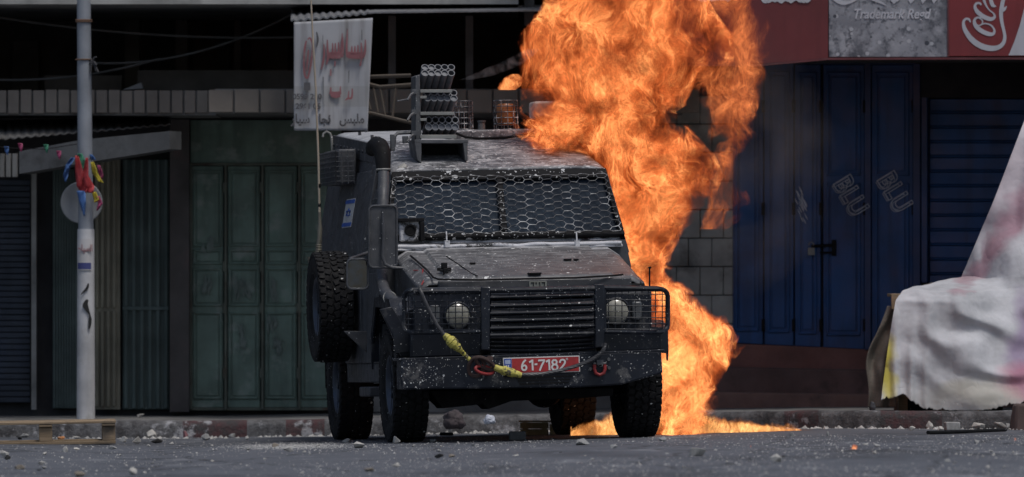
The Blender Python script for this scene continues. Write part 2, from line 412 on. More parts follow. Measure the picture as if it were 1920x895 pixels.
# whitewash daubs over old writing on the green leaves
rr = random.Random(5)
for (x, y, wx, wy) in ((455, 540, 24, 26), (388, 535, 14, 20), (515, 545, 10, 34), (390, 462, 20, 20), (510, 605, 14, 18), (455, 640, 12, 40), (520, 650, 10, 20)):
    mb = MB()
    for k in range(16):
        pts = []; cx = x + rr.uniform(-wx, wx) * .6; cy = y + rr.uniform(-wy, wy) * .6
        an = rr.uniform(1.1, 2.0); L_ = rr.uniform(4, 12)
        stroke(mb, P9, [(cx - L_ * math.cos(an), cy - L_ * math.sin(an), 1), (cx, cy + rr.uniform(-3, 3), rr.uniform(2, 5)), (cx + L_ * math.cos(an), cy + L_ * math.sin(an), 1)], .05 + k * .0007, .056 + k * .0007, 4)
    bpart(mb, 'paint_mark', m_white)
# low concrete wall under the rear of the vehicle, hidden shop face beside it
bpart(rect(MB(), P9, 700, 690, 1330, 772, 0, .12), 'plinth', m_conc)
# tin awning over the left shops: sloping sheet, boxed edge, corrugated valance
mb = MB()
def aw(u, v):
    p0 = W(-80 + 400 * u, 268 - 34 * u, 7.0 + 1.2 * u); p1 = W(-80 + 400 * u, 228 - 8 * u, 9.0)
    p = p0.lerp(p1, v); return (p.x, p.y, p.z + .006 * math.sin(u * 160))
mb.grid(aw, 120, 6); bpart(mb, 'awning_sheet', wallmat('tin_sheet', (.12, .12, .12), rough=.5, stain=((.07, .06, .05), 3, .7)), solid=.01)
mb = MB(); Pa = Plane(W(100, 300, 7.2), (-.28, -1, 0))
slab(mb, Pa, [(36, 284), (155, 262), (318, 246), (318, 280), (160, 305), (36, 326)], -.3, 0)
bpart(mb, 'awning_beam', wallmat('awning_beam', (.09, .095, .10), stain=((.03, .03, .03), 2.5, .8)))
mb = MB()
for i in range(8): rect(mb, Pa, -60 + i * 12, 288, -52 + i * 12, 332, -.02, .01)
bpart(mb, 'valance', m_conc)

# ------------------------------------------------------------------ building part behind the vehicle: lean-to roof over the shop front
b3 = empty('lean_to_roof', (0, 7, 0)); tag(b3, 'rusty tin lean-to roof sheet above the banner, reaching toward the flames', 'roof')
inv3 = Matrix.Translation((0, -7, 0))
mb = MB()
def ls(u, v):
    px = 546 + 470 * u; pf = W(px, 40 - 14 * min(1, u * 3.0) - 6 * u, 6.4); pb = W(px, 16 - 6 * u, 8.4); p = pf.lerp(pb, v)
    return (p.x, p.y, p.z + .007 * math.sin(u * 210) * (1 if u < .31 else .1))
mb.grid(ls, 300, 4); o = mb.v; bpart(mb, 'roof_sheet', wallmat('corrugated_tin', (.16, .165, .175), rough=.45, stain=((.1, .09, .08), 3, .6)), root=b3, inv=inv3, solid=.012)
mb = MB()
for x in (735, 880): a = W(x, 30, 7.6); mb.bb((a.x - .03, 7.6, 2.45), (a.x + .03, 7.66, a.z))
for x in (990, 1042): a = W(x, 0, 7.4); mb.bb((a.x - .03, 7.4, 3.15), (a.x + .05, 7.46, 3.6))
bpart(mb, 'roof_post', wallmat('post_grey', (.1, .1, .1)), root=b3, inv=inv3)
# iron bracket frame hanging out beside the banner
o = MB(); Pi = Yplane(6.3)
def bar(mb, pts, r=.012):
    mb.tube([Pi.at(x, y) + Vector((0, d, 0)) for x, y, d in pts], r, 6)
for d in (0, .35):
    bar(o, [(642, 145, d), (770, 141, d)]); bar(o, [(642, 145, d), (642, 203, d)]); bar(o, [(642, 203, d), (700, 213, d), (780, 232, d)])
    bar(o, [(645, 146, d), (712, 163, d), (782, 158, d)], .014); bar(o, [(663, 150, d), (670, 203, d)], .008); bar(o, [(680, 150, d), (694, 205, d)], .008); bar(o, [(700, 165, d), (708, 210, d)], .008)
    bar(o, [(712, 163, d), (722, 218, d)], .008); bar(o, [(742, 160, d), (735, 222, d)], .008)
bar(o, [(642, 145, 0), (642, 145, .35)]); bar(o, [(642, 203, 0), (642, 203, .35)])
o = o.build('bracket_frame', wallmat('rusty_iron', (.09, .075, .06)), origin=Pi.at(700, 180)); tag(o, 'rusty iron lattice bracket jutting out beside the white banner, behind the rocket rack', 'bracket')

# banner with arabic writing
bn = empty('banner', tuple(W(620, 140, 6.25))); tag(bn, 'grubby white banner with red writing hanging under the tin roof edge', 'banner')
invb = bn.matrix_world.inverted() if False else Matrix.Translation(-W(620, 140, 6.25))
PB = Yplane(6.25)
mb = MB()
def bf(u, v):
    p = PB.at(551 + (148 - 10 * v) * u - 3 * v * 0, 42 + (-8 * u) + v * (203 + 8 * u)); return (p.x, p.y + .02 * math.sin(u * 9 + 1) * v , p.z)
mb.grid(bf, 60, 40); mb.v = [invb @ v for v in mb.v]
n = NT('banner_cloth'); co = n.coord()
c = n.mix(n.ramp(n.noise(co, 3, 3), .3, .7), (.30, .31, .33), (.40, .41, .43))
c = n.mix(n.math('MULTIPLY', n.ramp(n.noise(co, 13, 4, sx=(1, 1, .07)), .5, .75), .8), c, (.16, .15, .14))
z = n.sep(co)[2]; c = n.mix(n.math('MULTIPLY', n.math('LESS_THAN', z, -.09), n.math('MULTIPLY', n.math('GREATER_THAN', z, -.25), .3)), c, (.22, .22, .2))
n.L.new(c, n.b.inputs['Base Color']); n.b.inputs['Roughness'].default_value = .8
mb.build('cloth', n.m, bn, smooth=True, solid=.006)
m_red = wallmat('faded_red_ink', (.24, .10, .11), stain=((.3, .28, .28), 8, .5)); m_ink = wallmat('faded_black_ink', (.08, .08, .085))
def form(c, f): return chr({'ا': 0xFE8D, 'ب': 0xFE8F, 'ت': 0xFE95, 'ث': 0xFE99, 'ج': 0xFE9D, 'ر': 0xFEAD, 'س': 0xFEB1, 'ل': 0xFEDD, 'ن': 0xFEE5, 'و': 0xFEED, 'ي': 0xFEF1, 'ع': 0xFEC9, 'م': 0xFEE1}[c] + {'i': 0, 'f': 1, 's': 2, 'm': 3}[f])
def word(s): return ''.join(reversed([form(a, b) for a, b in s]))
def btext(body, size, m, px, py, sx=1., off=.012, ang=0, t=.024):
    o = text_mesh('lettering', body, size, m, invb @ face_mat(PB, px, py, t, ang) @ Matrix.Diagonal((sx, 1, 1, 1)), bn, offset=off)
BZ = lambda pts: [(540 + x / 3.581, 10 + y / 3.58, w_ / 3.58) for x, y, w_ in pts]
_bk = [0]
def bword(name, strokes, m):
    mb = MB()
    for st in strokes: _bk[0] += 1; stroke(mb, PB, BZ(st), .024 + .0006 * (_bk[0] % 9), .0275 + .0006 * (_bk[0] % 9), 4)
    mb.v = [invb @ v for v in mb.v]; mb.build(name, m, bn)
bword('red_word', [[(520, 232, 8), (518, 300, 16), (508, 338, 22), (490, 345, 40)], [(500, 340, 44), (450, 338, 46), (402, 334, 44)], [(402, 350, 20), (394, 300, 14), (396, 240, 12), (399, 165, 6)], [(492, 252, 8), (494, 320, 18)], [(470, 268, 8), (470, 325, 16)], [(450, 275, 8), (449, 325, 16)], [(430, 275, 8), (428, 325, 16)], [(500, 330, 18), (492, 372, 8), (486, 402, 14), (487, 410, 5)]], m_red)
bword('red_word', [[(352, 335, 46), (310, 338, 46), (272, 336, 40)], [(365, 190, 7), (360, 270, 13), (357, 350, 16)], [(340, 250, 8), (340, 325, 16)], [(318, 255, 8), (318, 325, 14)], [(300, 255, 8), (300, 325, 14)], [(264, 232, 7), (266, 290, 14), (270, 345, 18), (258, 400, 8)], [(242, 262, 6), (244, 330, 14), (232, 400, 14), (222, 436, 5)], [(316, 375, 10), (315, 410, 10)], [(366, 215, 10), (372, 300, 8), (368, 352, 6)]], m_red)
bword('red_word', [[(132, 232, 8), (150, 222, 12), (166, 270, 12), (160, 350, 14), (148, 430, 14), (132, 488, 12), (114, 470, 14), (108, 400, 14), (112, 300, 14), (124, 240, 10)], [(138, 300, 8), (132, 370, 14), (126, 440, 6)]], m_red)
bword('red_word', [[(350, 598, 40), (318, 602, 42), (290, 596, 34)], [(288, 552, 8), (286, 600, 16)], [(352, 545, 6), (352, 600, 14)], [(288, 430, 8), (287, 475, 14)], [(432, 560, 8), (428, 620, 14), (400, 628, 12), (384, 640, 6)], [(410, 575, 6), (405, 625, 12)]], m_red)
bword('paint_drip', [[(192, 180, 6), (200, 230, 16), (192, 285, 4)], [(234, 200, 3), (236, 330, 5), (234, 395, 4)], [(398, 160, 8), (397, 230, 9)], [(496, 165, 4), (496, 235, 6)], [(318, 350, 4), (314, 420, 5)], [(236, 480, 6), (240, 620, 3), (242, 720, 1)], [(410, 440, 5), (408, 520, 3)]], m_ink)
btext('0599 260', .06, m_ink, 576, 182, 1., .002); btext('2961 05', .06, m_ink, 578, 200, 1., .002)
btext(word([('س', 's'), ('ي', 'm'), ('ا', 'f'), ('ر', 'i')]) + '   ' + word([('ن', 's'), ('ج', 'm'), ('ا', 'f')]) + '   ' + word([('م', 's'), ('ل', 'm'), ('ب', 'm'), ('س', 'f')]), .1, m_ink, 615, 224, .8, .003)
mb = rect(MB(), PB, 570, 155, 582, 170, .02, .024); mb.v = [invb @ v for v in mb.v]; mb.build('printed_square', m_ink, bn)
# ------------------------------------------------------------------ building on the right
PR = Plane(W(1280, 600, 8.2), (-.2, -1, 0))
oR = PR.at(1500, 700); oR = Vector((oR.x, oR.y, 0))
b2 = empty('corner_shop', tuple(oR)); tag(b2, 'blue-doored corner shop on a red stone plinth, behind the fire', 'building')
invr = Matrix.Translation(-oR)
def rpart(mb, name, m, parent=b2, **k):
    mb.v = [invr @ v for v in mb.v]; return mb.build(name, m, parent, **k)
m_blue = wallmat('blue_door_paint', (.005, .062, .20), rough=.5, var=.25, streak=.6, stain=((.01, .02, .06), 1.6, .6), bump=.12)
m_blue2 = wallmat('blue_frame_paint', (.02, .05, .14), rough=.5, streak=.4)
m_plinth = wallmat('red_stone', (.19, .09, .075), stain=((.05, .04, .04), 2.5, .75), bump=.6, bsc=50)
rpart(slab(MB(), PR, [(1195, 118), (2300, 118), (2300, 800), (1195, 800)], -.5, -.02), 'wall', wallmat('shop_wall_dark', (.03, .032, .036)))
# block pillar
mb = MB(); rr = random.Random(3)
for j in range(9):
    y0 = 180 + j * 53.5; off = 0 if j % 2 else -22
    for i in range(5):
        a = max(1200, 1205 + i * 44 + off); b = min(1376, 1205 + (i + 1) * 44 + off - .9)
        if b - a > 6: rect(mb, PR, a, y0, b, y0 + 52.2, -.02, .05 + rr.uniform(-.008, .008))
rpart(mb, 'block_wall', wallmat('painted_block', (.3, .305, .285), var=.4, stain=((.08, .075, .07), 3, .7), bump=.7), bevel=.008)
# plinth courses, each a step forward, tinted to mimic light on the steps
for k, (y0l, y0r, y1, t) in enumerate(((644, 657, 700, .04), (688, 694, 745, .3), (734, 738, 800, .62))):
    mb = slab(MB(), PR, [(1245, y0l - 3), (1372, y0l), (1680, y0r), (2300, y0r + 8), (2300, y1 + 10), (1245, y1)], -.02, t); rpart(mb, 'plinth_course', [m_plinth, wallmat('stone_shade_tint', (.12, .075, .068), stain=((.035, .03, .03), 3, .7), bump=.6, bsc=50), wallmat('brown_light_tint', (.17, .105, .09), stain=((.05, .042, .042), 2.2, .8), bump=.6, bsc=50)][k], bevel=.012)
# folding blue doors
for k, (a, b, top) in enumerate(((1374, 1432, 120), (1435, 1489, 120), (1492, 1540, 122), (1545, 1622, 122), (1636, 1713, 122))):
    yl = 643 + (a - 1374) * .048; yr = 643 + (b - 1374) * .048
    mb = slab(MB(), PR, [(a, top), (b, top), (b, yr), (a, yl)], 0, .04)
    for (c, d) in ((top + 14, 330), (344, yl - 22)) if k > 2 else ((top + 14, yl - 22),):
        for q in ((a + 7, c, b - 7, c + 4), (a + 7, d - 4, b - 7, d), (a + 7, c, a + 11, d), (b - 11, c, b - 7, d)): rect(mb, PR, *q, .04, .06)
        rect(mb, PR, a + 15, c + 9, b - 15, d - 9, .04, .052)
    leaf = rpart(mb, 'door_leaf', m_blue, bevel=.004)
    mb = MB()
    for yy in (200, 392, 610): q = PR.at(b + 1, yy) + PR.n * .05; mb.cyl(q - Vector((0, 0, .05)), q + Vector((0, 0, .05)), .013, n=8)
    rpart(mb, 'hinge', MT['black'], leaf)
    if k == 2:
        mb = MB(); q = PR.at(1524, 462) + PR.n * .07; mb.tube([q, PR.at(1568, 460) + PR.n * .07], .012, 8); mb.tube([PR.at(1540, 474) + PR.n * .07, PR.at(1566, 474) + PR.n * .07], .008, 8)
        rect(mb, PR, 1562, 450, 1570, 480, .04, .075)
        rpart(mb, 'bolt', MT['black'], leaf)
        q = PR.at(1525, 466) + PR.n * .1; mb = MB().box(q - Vector((0, 0, .025)), (.055, .03, .06)); mb.tube([q + Vector((.02 * math.cos(t), 0, .02 + .03 * math.sin(t))) for t in [i * .35 for i in range(10)]], .005, 6)
        rpart(mb, 'padlock', MT['rail'], leaf, bevel=.006)
mb = MB()
rect(mb, PR, 1623, 120, 1635, 656, 0, .06); rect(mb, PR, 1714, 120, 1728, 662, 0, .07)
rect(mb, PR, 1374, 112, 1720, 121, 0, .07)
rpart(mb, 'door_frame', m_blue2, bevel=.004)
rpart(rect(MB(), PR, 1731, 150, 1742, 530, 0, .1), 'shutter_rail', m_blue2, bevel=.004)
mb = MB()
for i in range(15):
    y = 186 + i * 27.5; rect(mb, PR, 1744, y, 2250, y + 23, 0, .03); rect(mb, PR, 1744, y + 23.5, 2250, y + 26.5, 0, .045)
rpart(mb, 'roller_shutter', m_blue, bevel=.005)
rpart(rect(MB(), PR, 1731, 118, 2250, 184, 0, .12), 'shutter_box', wallmat('shutter_box', (.012, .014, .02)))
m_mark = wallmat('chalk_white_paint', (.5, .54, .62))
for (x, y) in ((1597, 368), (1679, 361)):
    o = text_mesh('stencil_letters', 'BLU', .215, m_mark, invr @ face_mat(PR, x, y, .066, -59), b2, outline=.0045, sx=.8, space=1.08, offset=.006)
    o = text_mesh('stencil_letters', 'BLU', .215, m_mark, invr @ face_mat(PR, x - 4, y + 3, .062, -59), b2, outline=.003, sx=.8, space=1.08)
mb = MB(); rr = random.Random(9)
for k in range(26):
    cx = 1507 + rr.gauss(0, 5); cy = 380 + rr.gauss(0, 17)
    stroke(mb, PR, [(cx - 3, cy - 6, .5), (cx, cy, 1.6), (cx + 3, cy + 6, .5)], .055, .06 + k * .0003, 3)
rpart(mb, 'chalk_mark', m_mark)
# upper floor above the sign, awning soffit
zs = W(0, 112, 5.6).z
rpart(MB().bb((W(1090, 0, 5.7).x, 5.72, zs + .03), (14, 12, zs + .2)), 'canopy_slab', wallmat('canopy_dark', (.05, .05, .05)))
rpart(MB().bb((W(1100, 0, 5.7).x, 5.8, zs + .2), (14, 12, 7)), 'upper_wall', m_conc)
rpart(MB().bb((11.5, 2, -.2), (12, 9, 7)), 'side_wall', m_conc)

# shop sign: three panels
PS = Yplane(5.6); so_ = PS.at(1600, 50)
sg = empty('shop_sign', tuple(so_)); tag(sg, 'long red drinks sign with a grey photo panel, above the blue doors', 'sign')
invs = Matrix.Translation(-so_)
def spart(mb, name, m, **k):
    mb.v = [invs @ v for v in mb.v]; return mb.build(name, m, sg, **k)
m_sred = wallmat('sign_red', (.12, .02, .023), rough=.5, var=.15, streak=.25, bump=.05)
m_sred2 = wallmat('sign_red_bright', (.17, .024, .027), rough=.4, var=.12, streak=.2, bump=.05)
m_sw = wallmat('sign_white', (.42, .43, .47), rough=.5, var=.1, streak=.2, bump=.03)
spart(slab(MB(), PS, [(1088, -160), (1553, -160), (1553, 109), (1430, 120), (1088, 122)], -.08, 0), 'plain_panel', m_sred, bevel=.004)
n = NT('photo_print'); co = n.coord()
c = n.mix(n.ramp(n.noise(co, 1.3, 2, sx=(1, 1, .35)), .42, .58), (.25, .26, .29), (.06, .065, .08))
c = n.mix(n.ramp(n.noise(co, 5.5, 5, .65), .46, .62), c, (.30, .31, .34))
c = n.mix(n.math('MULTIPLY', n.ramp(n.noise(co, 14, 5, .7), .52, .62), .8), c, (.05, .055, .07))
v = n.voro(co, 18); c = n.mix(n.math('MULTIPLY', n.math('LESS_THAN', v.outputs['Distance'], .28), n.math('GREATER_THAN', n.sep(v.outputs['Color'])[0], .62)), c, (.36, .37, .4))
v = n.voro(co, 11); c = n.mix(n.math('MULTIPLY', n.math('LESS_THAN', v.outputs['Distance'], .2), n.math('GREATER_THAN', n.sep(v.outputs['Color'])[1], .7)), c, (.04, .045, .06))
n.L.new(c, n.b.inputs['Base Color']); n.b.inputs['Roughness'].default_value = .5
spart(rect(MB(), PS, 1554, -160, 1777, 107, -.08, -.002), 'photo_panel', n.m, bevel=.002)
spart(rect(MB(), PS, 1779, -160, 2200, 106, -.08, .0), 'script_panel', m_sred2, bevel=.004)
spart(slab(MB(), PS, [(1891, 104), (1902, 78), (1912, 48), (1922, 10), (1935, -60), (2200, -60), (2200, 104)], .001, .004), 'white_swoosh', m_sw)
mb = MB(); rect(mb, PS, 1088, 120, 1430, 124, -.09, .015); slab(mb, PS, [(1430, 119.5), (1553, 108.5), (1778, 108), (2200, 108), (2200, 112), (1778, 112), (1553, 112.5), (1430, 124)], -.09, .015); rect(mb, PS, 1776.5, -160, 1779.5, 107, -.05, .01)
spart(mb, 'trim', wallmat('sign_trim', (.10, .03, .035)))
Z = lambda pts: [(1540 + x / 5.0526, y / 5.0526, w_ / 5.0526) for x, y, w_ in pts]
mb = MB()
stroke(mb, PS, Z([(1412, 215, 10), (1400, 186, 20), (1368, 182, 22), (1346, 215, 26), (1362, 285, 40), (1420, 370, 50), (1500, 430, 54), (1590, 458, 52), (1670, 452, 44), (1722, 412, 36), (1738, 350, 30), (1726, 280, 28), (1708, 200, 32), (1702, 120, 36), (1712, 50, 38), (1722, 0, 36), (1735, -60, 30)]), .001, .004)
stroke(mb, PS, Z([(1712, 105, 30), (1735, 85, 30), (1757, 60, 4)]), .0045, .006)
stroke(mb, PS, Z([(1515, 175, 12), (1478, 168, 18), (1450, 195, 26), (1462, 245, 38), (1510, 290, 42), (1580, 322, 40), (1628, 322, 28), (1638, 285, 20), (1605, 240, 14), (1550, 225, 12), (1500, 240, 10)]), .001, .0045)
stroke(mb, PS, Z([(1490, 172, 10), (1522, 190, 12), (1526, 222, 12), (1500, 245, 10), (1478, 235, 8)]), .0005, .004)
stroke(mb, PS, Z([(1515, 50, 14), (1500, 32, 20), (1470, 34, 20), (1455, 62, 26), (1475, 108, 38), (1530, 155, 42), (1600, 182, 38), (1640, 165, 26), (1632, 130, 14), (1590, 95, 12), (1560, 50, 18), (1540, 0, 26), (1530, -40, 26)]), .001, .004)
stroke(mb, PS, Z([(1600, -40, 34), (1608, 10, 36), (1625, 52, 34), (1655, 62, 10)]), .001, .0045)
spart(mb, 'script_letters', m_sw)
mb = MB()
stroke(mb, PS, Z([(90, -40, 30), (140, 0, 40), (200, 28, 40), (270, 22, 26), (340, -10, 20)]), .001, .004)
stroke(mb, PS, Z([(440, -20, 20), (520, 8, 26), (575, 30, 20), (612, 52, 4)]), .001, .004)
for x, w_ in ((690, 80), (850, 56), (965, 44), (1070, 44)): stroke(mb, PS, Z([(x + 18, -50, w_), (x, 0, w_), (x - 4, 26, w_ * .4), (x - 8, 36, 4)]), .001, .004)
spart(mb, 'script_edge', m_sw)
text_mesh('lettering', 'Trademark Regd', .105, m_sw, invs @ face_mat(PS, 1670.5, 27, .002), sg, shear=.28, offset=.0022, sx=.83)
mb = MB(); rr = random.Random(2)
for k in range(14): x = 1435 + k * 6; stroke(mb, PS, [(x - 6, -4 + rr.uniform(-3, 2), 6), (x, 1 + rr.uniform(-3, 3), 7), (x + 7, -4 + rr.uniform(-3, 2), 5)], .001, .003 + k * .0004, 3)
for k in range(10): x = 1310 + k * 6; stroke(mb, PS, [(x - 6, -6, 6), (x, -2 + rr.uniform(-2, 3), 7), (x + 7, -6, 5)], .001, .003 + k * .0004, 3)
spart(mb, 'peeling_letters', m_sw)

# ------------------------------------------------------------------ the armoured vehicle (local frame: x across, y towards its rear, z up, origin under the front axle)
TH = R(8.9); VX0 = .055
nrm = Vector((-.0205, .008, 1)).normalized()
q = Vector((0, 0, 1)).rotation_difference(nrm)
VM = Matrix.Translation((VX0, 0, g(VX0, 0))) @ q.to_matrix().to_4x4() @ Matrix.Rotation(TH, 4, 'Z')
VI = VM.inverted(); CL = VI @ CAM
def lray(px, py): return (VI.to_3x3() @ ray(px, py))
def LY(px, py, y): r = lray(px, py); return CL + r * ((y - CL.y) / r.y)      # point seen at (px, py) on the local plane y
def LX(px, py, x): r = lray(px, py); return CL + r * ((x - CL.x) / r.x)      # the same on a plane of constant x
veh = empty('armoured_jeep', mw=VM)
tag(veh, 'paint-splattered dark armoured police jeep standing in the street beside the fire', 'armoured vehicle')

def tyre_wheel(name, c, parent, ox=-1):
    """ox: side of the outer face"""
    c = Vector(c); Rt, hw = .402, .12
    prof = [(-.088, .20), (-.105, .235), (-.118, .28), (-.124, .325), (-.121, .36), (-.108, .382), (-.08, .390), (0, .393), (.08, .390), (.108, .382), (.121, .36), (.124, .325), (.118, .28), (.105, .235), (.088, .20)]
    rim = MB()
    o_ = ox
    rp = [(-.086 * o_ * -1, .205), (o_ * .09, .205), (o_ * .098, .213), (o_ * .1, .205), (o_ * .088, .192), (o_ * .04, .18), (-o_ * .02, .175), (-o_ * .085, .19)]
    rim.lathe(rp, (0, 0, 0), 'x', 40)
    rim.cyl((o_ * .02, 0, 0), (o_ * .07, 0, 0), .06, .052, 20); rim.cyl((o_ * .02, 0, 0), (o_ * .095, 0, 0), .03, .028, 16)
    for k in range(5):
        for s_ in (-1, 1):
            a = 6.28318 * k / 5 + s_ * .17; b = 6.28318 * k / 5 + s_ * .26
            ca, sa = math.cos(a), math.sin(a)
            M3 = Matrix(((1, 0, 0), (0, ca, -sa), (0, sa, ca)))
            rim.box(Vector((o_ * .058, ca * .115, sa * .115)), (.024, .15, .022), M3)
        a = 6.28318 * (k + .5) / 5; rim.cyl((o_ * .068, .042 * math.cos(a), .042 * math.sin(a)), (o_ * .08, .042 * math.cos(a), .042 * math.sin(a)), .008, n=6)
    rim.cyl((-o_ * .03, 0, 0), (-o_ * .02, 0, 0), .175, n=32)
    ro = rim.build('wheel', MT['rim'], parent, bevel=.003, origin=None); ro.location = c
    t = MB().lathe(prof, (0, 0, 0), 'x', 64)
    nb = 42; rr = random.Random(4)
    for k in range(nb):
        for (x, wx, wc, st, tw) in ((-.097, .042, .044, 0, .12), (-.05, .042, .046, .5, .4), (0, .038, .044, 0, -.4), (.05, .042, .046, .5, .4), (.097, .042, .044, 0, -.12)):
            a = 6.28318 * (k + st) / nb; ca, sa = math.cos(a), math.sin(a)
            M3 = Matrix(((1, 0, 0), (0, -sa, ca), (0, ca, sa))) @ Matrix.Rotation(tw, 3, 'Z')
            rad = .397 - (.006 if abs(x) > .08 else 0)
            t.box(Vector((x, rad * ca, rad * sa)), (wx, wc, .012), M3)
        a = 6.28318 * (k + .5) / nb; ca, sa = math.cos(a), math.sin(a)
        for sx_ in (-1, 1):
            M3 = Matrix(((1, 0, 0), (0, -sa, ca), (0, ca, sa)))
            t.box(Vector((sx_ * .118, .372 * ca, .372 * sa)), (.012, .04, .03), M3)
    for sx_ in (-1, 1):
        t.lathe([(sx_ * .119, .24), (sx_ * .124, .243), (sx_ * .122, .25)], (0, 0, 0), 'x', 48)
    t.build('tyre', MT['rubber'], ro, bevel=.002, seg=1)
    return ro
TR = .835
for (x, y, ox) in ((-TR + .02, 0, -1), (TR, 0, 1), (-TR + .02, 2.79, -1), (TR, 2.79, 1)): 
    wv = tyre_wheel('wheel', (x, y, .4), veh, ox); wv.rotation_euler.x = random.random() * 3
sp = LY(635, 575, 1.9); tyre_wheel('wheel', (-1.07, 1.9, LX(635, 575, -1.07).z if False else sp.z), veh, -1)['label'] = 'spare wheel carried upright on the side'

# chassis and axles
mb = MB()
for x in (-.42, .42): mb.bb((x - .05, -.7, .5), (x + .05, 4.0, .62))
mb.bb((-.5, -.55, .46), (.5, -.2, .6)).bb((-.45, .3, .36), (.3, 1.5, .6)).bb((-.55, 2.9, .42), (.5, 3.9, .7))
mb.build('chassis', MT['black'], veh, bevel=.01)
for y in (0, 2.79):
    mb = MB().cyl((-.75, y, .36), (.75, y, .36), .05, n=12); mb.lathe([(-.13, .0), (-.12, .06), (-.07, .12), (0, .14), (.07, .12), (.12, .06), (.13, 0)], (.18 if y == 0 else -.12, y, .36), 'y', 20); mb.build('axle', MT['black'], veh, smooth=True)
MB().tube([(-.7, -.3, .42), (.0, -.28, .4), (.72, -.3, .44)], .02, 8).build('steering_rod', MT['black'], veh)
pts = [LY(x, y, -.35) for x, y in ((805, 733), (1150, 728), (1150, 742), (1075, 748), (960, 752), (915, 768), (905, 758), (830, 766))]
MB().prism(pts, (0, .3, 0)).build('skid_plate', MT['black'], veh, bevel=.006)

# cabin shell
def xs_(z):   # half-width at height z
    return .895 if z < 1.22 else .895 - (z - 1.22) * .19
def arch(yc, r, z0, n=12): return [(yc + r * math.cos(math.pi - math.pi * k / n), z0 + r * math.sin(math.pi * k / n)) for k in range(n + 1)]
zr = lambda y: 1.885 + (y - .72) * .235 if y < 1.72 else 2.12 + (y - 1.72) * .055
def shell():
    out = MB()
    for s in (-1, 1):
        lower = [(.45, .52), (1.9, .48), (2.33, .5)] + arch(2.79, .46, .52)[1:-1] + [(3.3, .55), (4.15, .62), (4.15, 1.22), (.45, 1.22)]
        out.add([(s * .895, y, z) for y, z in lower], [tuple(range(len(lower)))])
        up = [(.45, 1.22), (4.15, 1.22), (4.12, zr(4.12)), (1.72, zr(1.72)), (.74, zr(.74)), (.45, 1.4)]
        out.add([(s * xs_(z), y, z) for y, z in up], [tuple(range(len(up)))])
    # rear, roof strips with a rounded crown
    out.add([(-.895, 4.15, .62), (.895, 4.15, .62), (.895, 4.15, 1.22), (-.895, 4.15, 1.22)], [(0, 1, 2, 3)])
    z = zr(4.12); out.add([(-.895, 4.15, 1.22), (.895, 4.15, 1.22), (xs_(z), 4.12, z), (-xs_(z), 4.12, z)], [(0, 1, 2, 3)])
    out.add([(-.895, .45, .52), (.895, .45, .52), (.895, .45, 1.22), (.895 - .18 * .19, .45, 1.4), (-.895 + .18 * .19, .45, 1.4), (-.895, .45, 1.22)], [(0, 1, 2, 3, 4, 5)])
    return out
sh = shell(); cab = sh.build('cabin', MT['side'], veh)
def roof_panel(name, ya, yb, m, th=.02):
    mb = MB(); 
    def fn(u, v):
        y = ya + (yb - ya) * v; z = zr(y); h = xs_(z) + .004; x = -h + 2 * h * u
        e = abs(u - .5) * 2
        return (x, y, z + .012 * (1 - e ** 6) + .022 - .02 * max(0, e - .92) / .08 + .006 * mnoise.noise(Vector((x * 2, y * 2, 1))))
    mb.grid(fn, 40, 14); return mb.build(name, m, veh, smooth=True, solid=th)
n = NT('splashed_roof_paint'); co = n.coord()
f = n.ramp(n.noise(co, 5, 6, .7, sx=(1.2, .8, 1)), .42, .62)
c = n.mix(n.math('MULTIPLY', f, .9), (.06, .062, .07), (.2, .2, .21))
c = n.mix(n.math('MULTIPLY', n.ramp(n.noise(co, 12, 5, .7, sx=(.45, 1.3, 1)), .52, .6), .75), c, (.32, .32, .33))
c = n.mix(n.math('MULTIPLY', n.ramp(n.noise(co, 30, 4, .7, sx=(.5, 1, 1)), .56, .62), .8), c, (.42, .42, .43))
c = n.mix(n.math('MULTIPLY', n.ramp(n.noise(co, 2.2, 4, .6), .55, .68), .6), c, (.03, .03, .032))
c = speck(n, co, c, sc=15, r=.42, amount=.55, colr=(.5, .5, .5), stretch=(.7, 1, 1))
n.L.new(c, n.b.inputs['Base Color']); n.b.inputs['Roughness'].default_value = .55; n.bump(n.noise(co, 40, 4), .3, .006)
MT['splash'] = n.m
MT['rooftop'] = pmat('dusty_white_roof', (.36, .37, .39), .6, stain=((.12, .12, .13), 6, .7), spk=.2)
roof_panel('roof_slope', .71, 1.72, MT['splash'])
roof_panel('roof', 1.722, 4.14, MT['rooftop'])
# roof gutter with bolts on the left edge
mb = MB()
for s in (-1,):
    z1, z2 = zr(1.8), zr(4.1)
    mb.prism([(s * (xs_(z1) + .012), 1.8, z1 - .12), (s * (xs_(z1) + .008), 1.8, z1 + .02), (s * (xs_(z2) + .008), 4.12, z2 + .02), (s * (xs_(z2) + .012), 4.12, z2 - .12)], (-.02 * -s, 0, 0))
    for k in range(11):
        y = 1.9 + k * .21; z = zr(y) - .05; mb.cyl((s * (xs_(z) + .01), y, z), (s * (xs_(z) + .032), y, z), .012, n=8)
mb.build('gutter', MT['side'], veh, bevel=.003)
for x, y in ((-.62, 3.4), (-.64, 2.6), (-.66, 2.1), (-.5, 3.9), (-.3, 3.4)): MB().cyl((x, y, zr(y) + .02), (x, y, zr(y) + .06), .012, n=8).build('roof_bolt', MT['side'], veh)
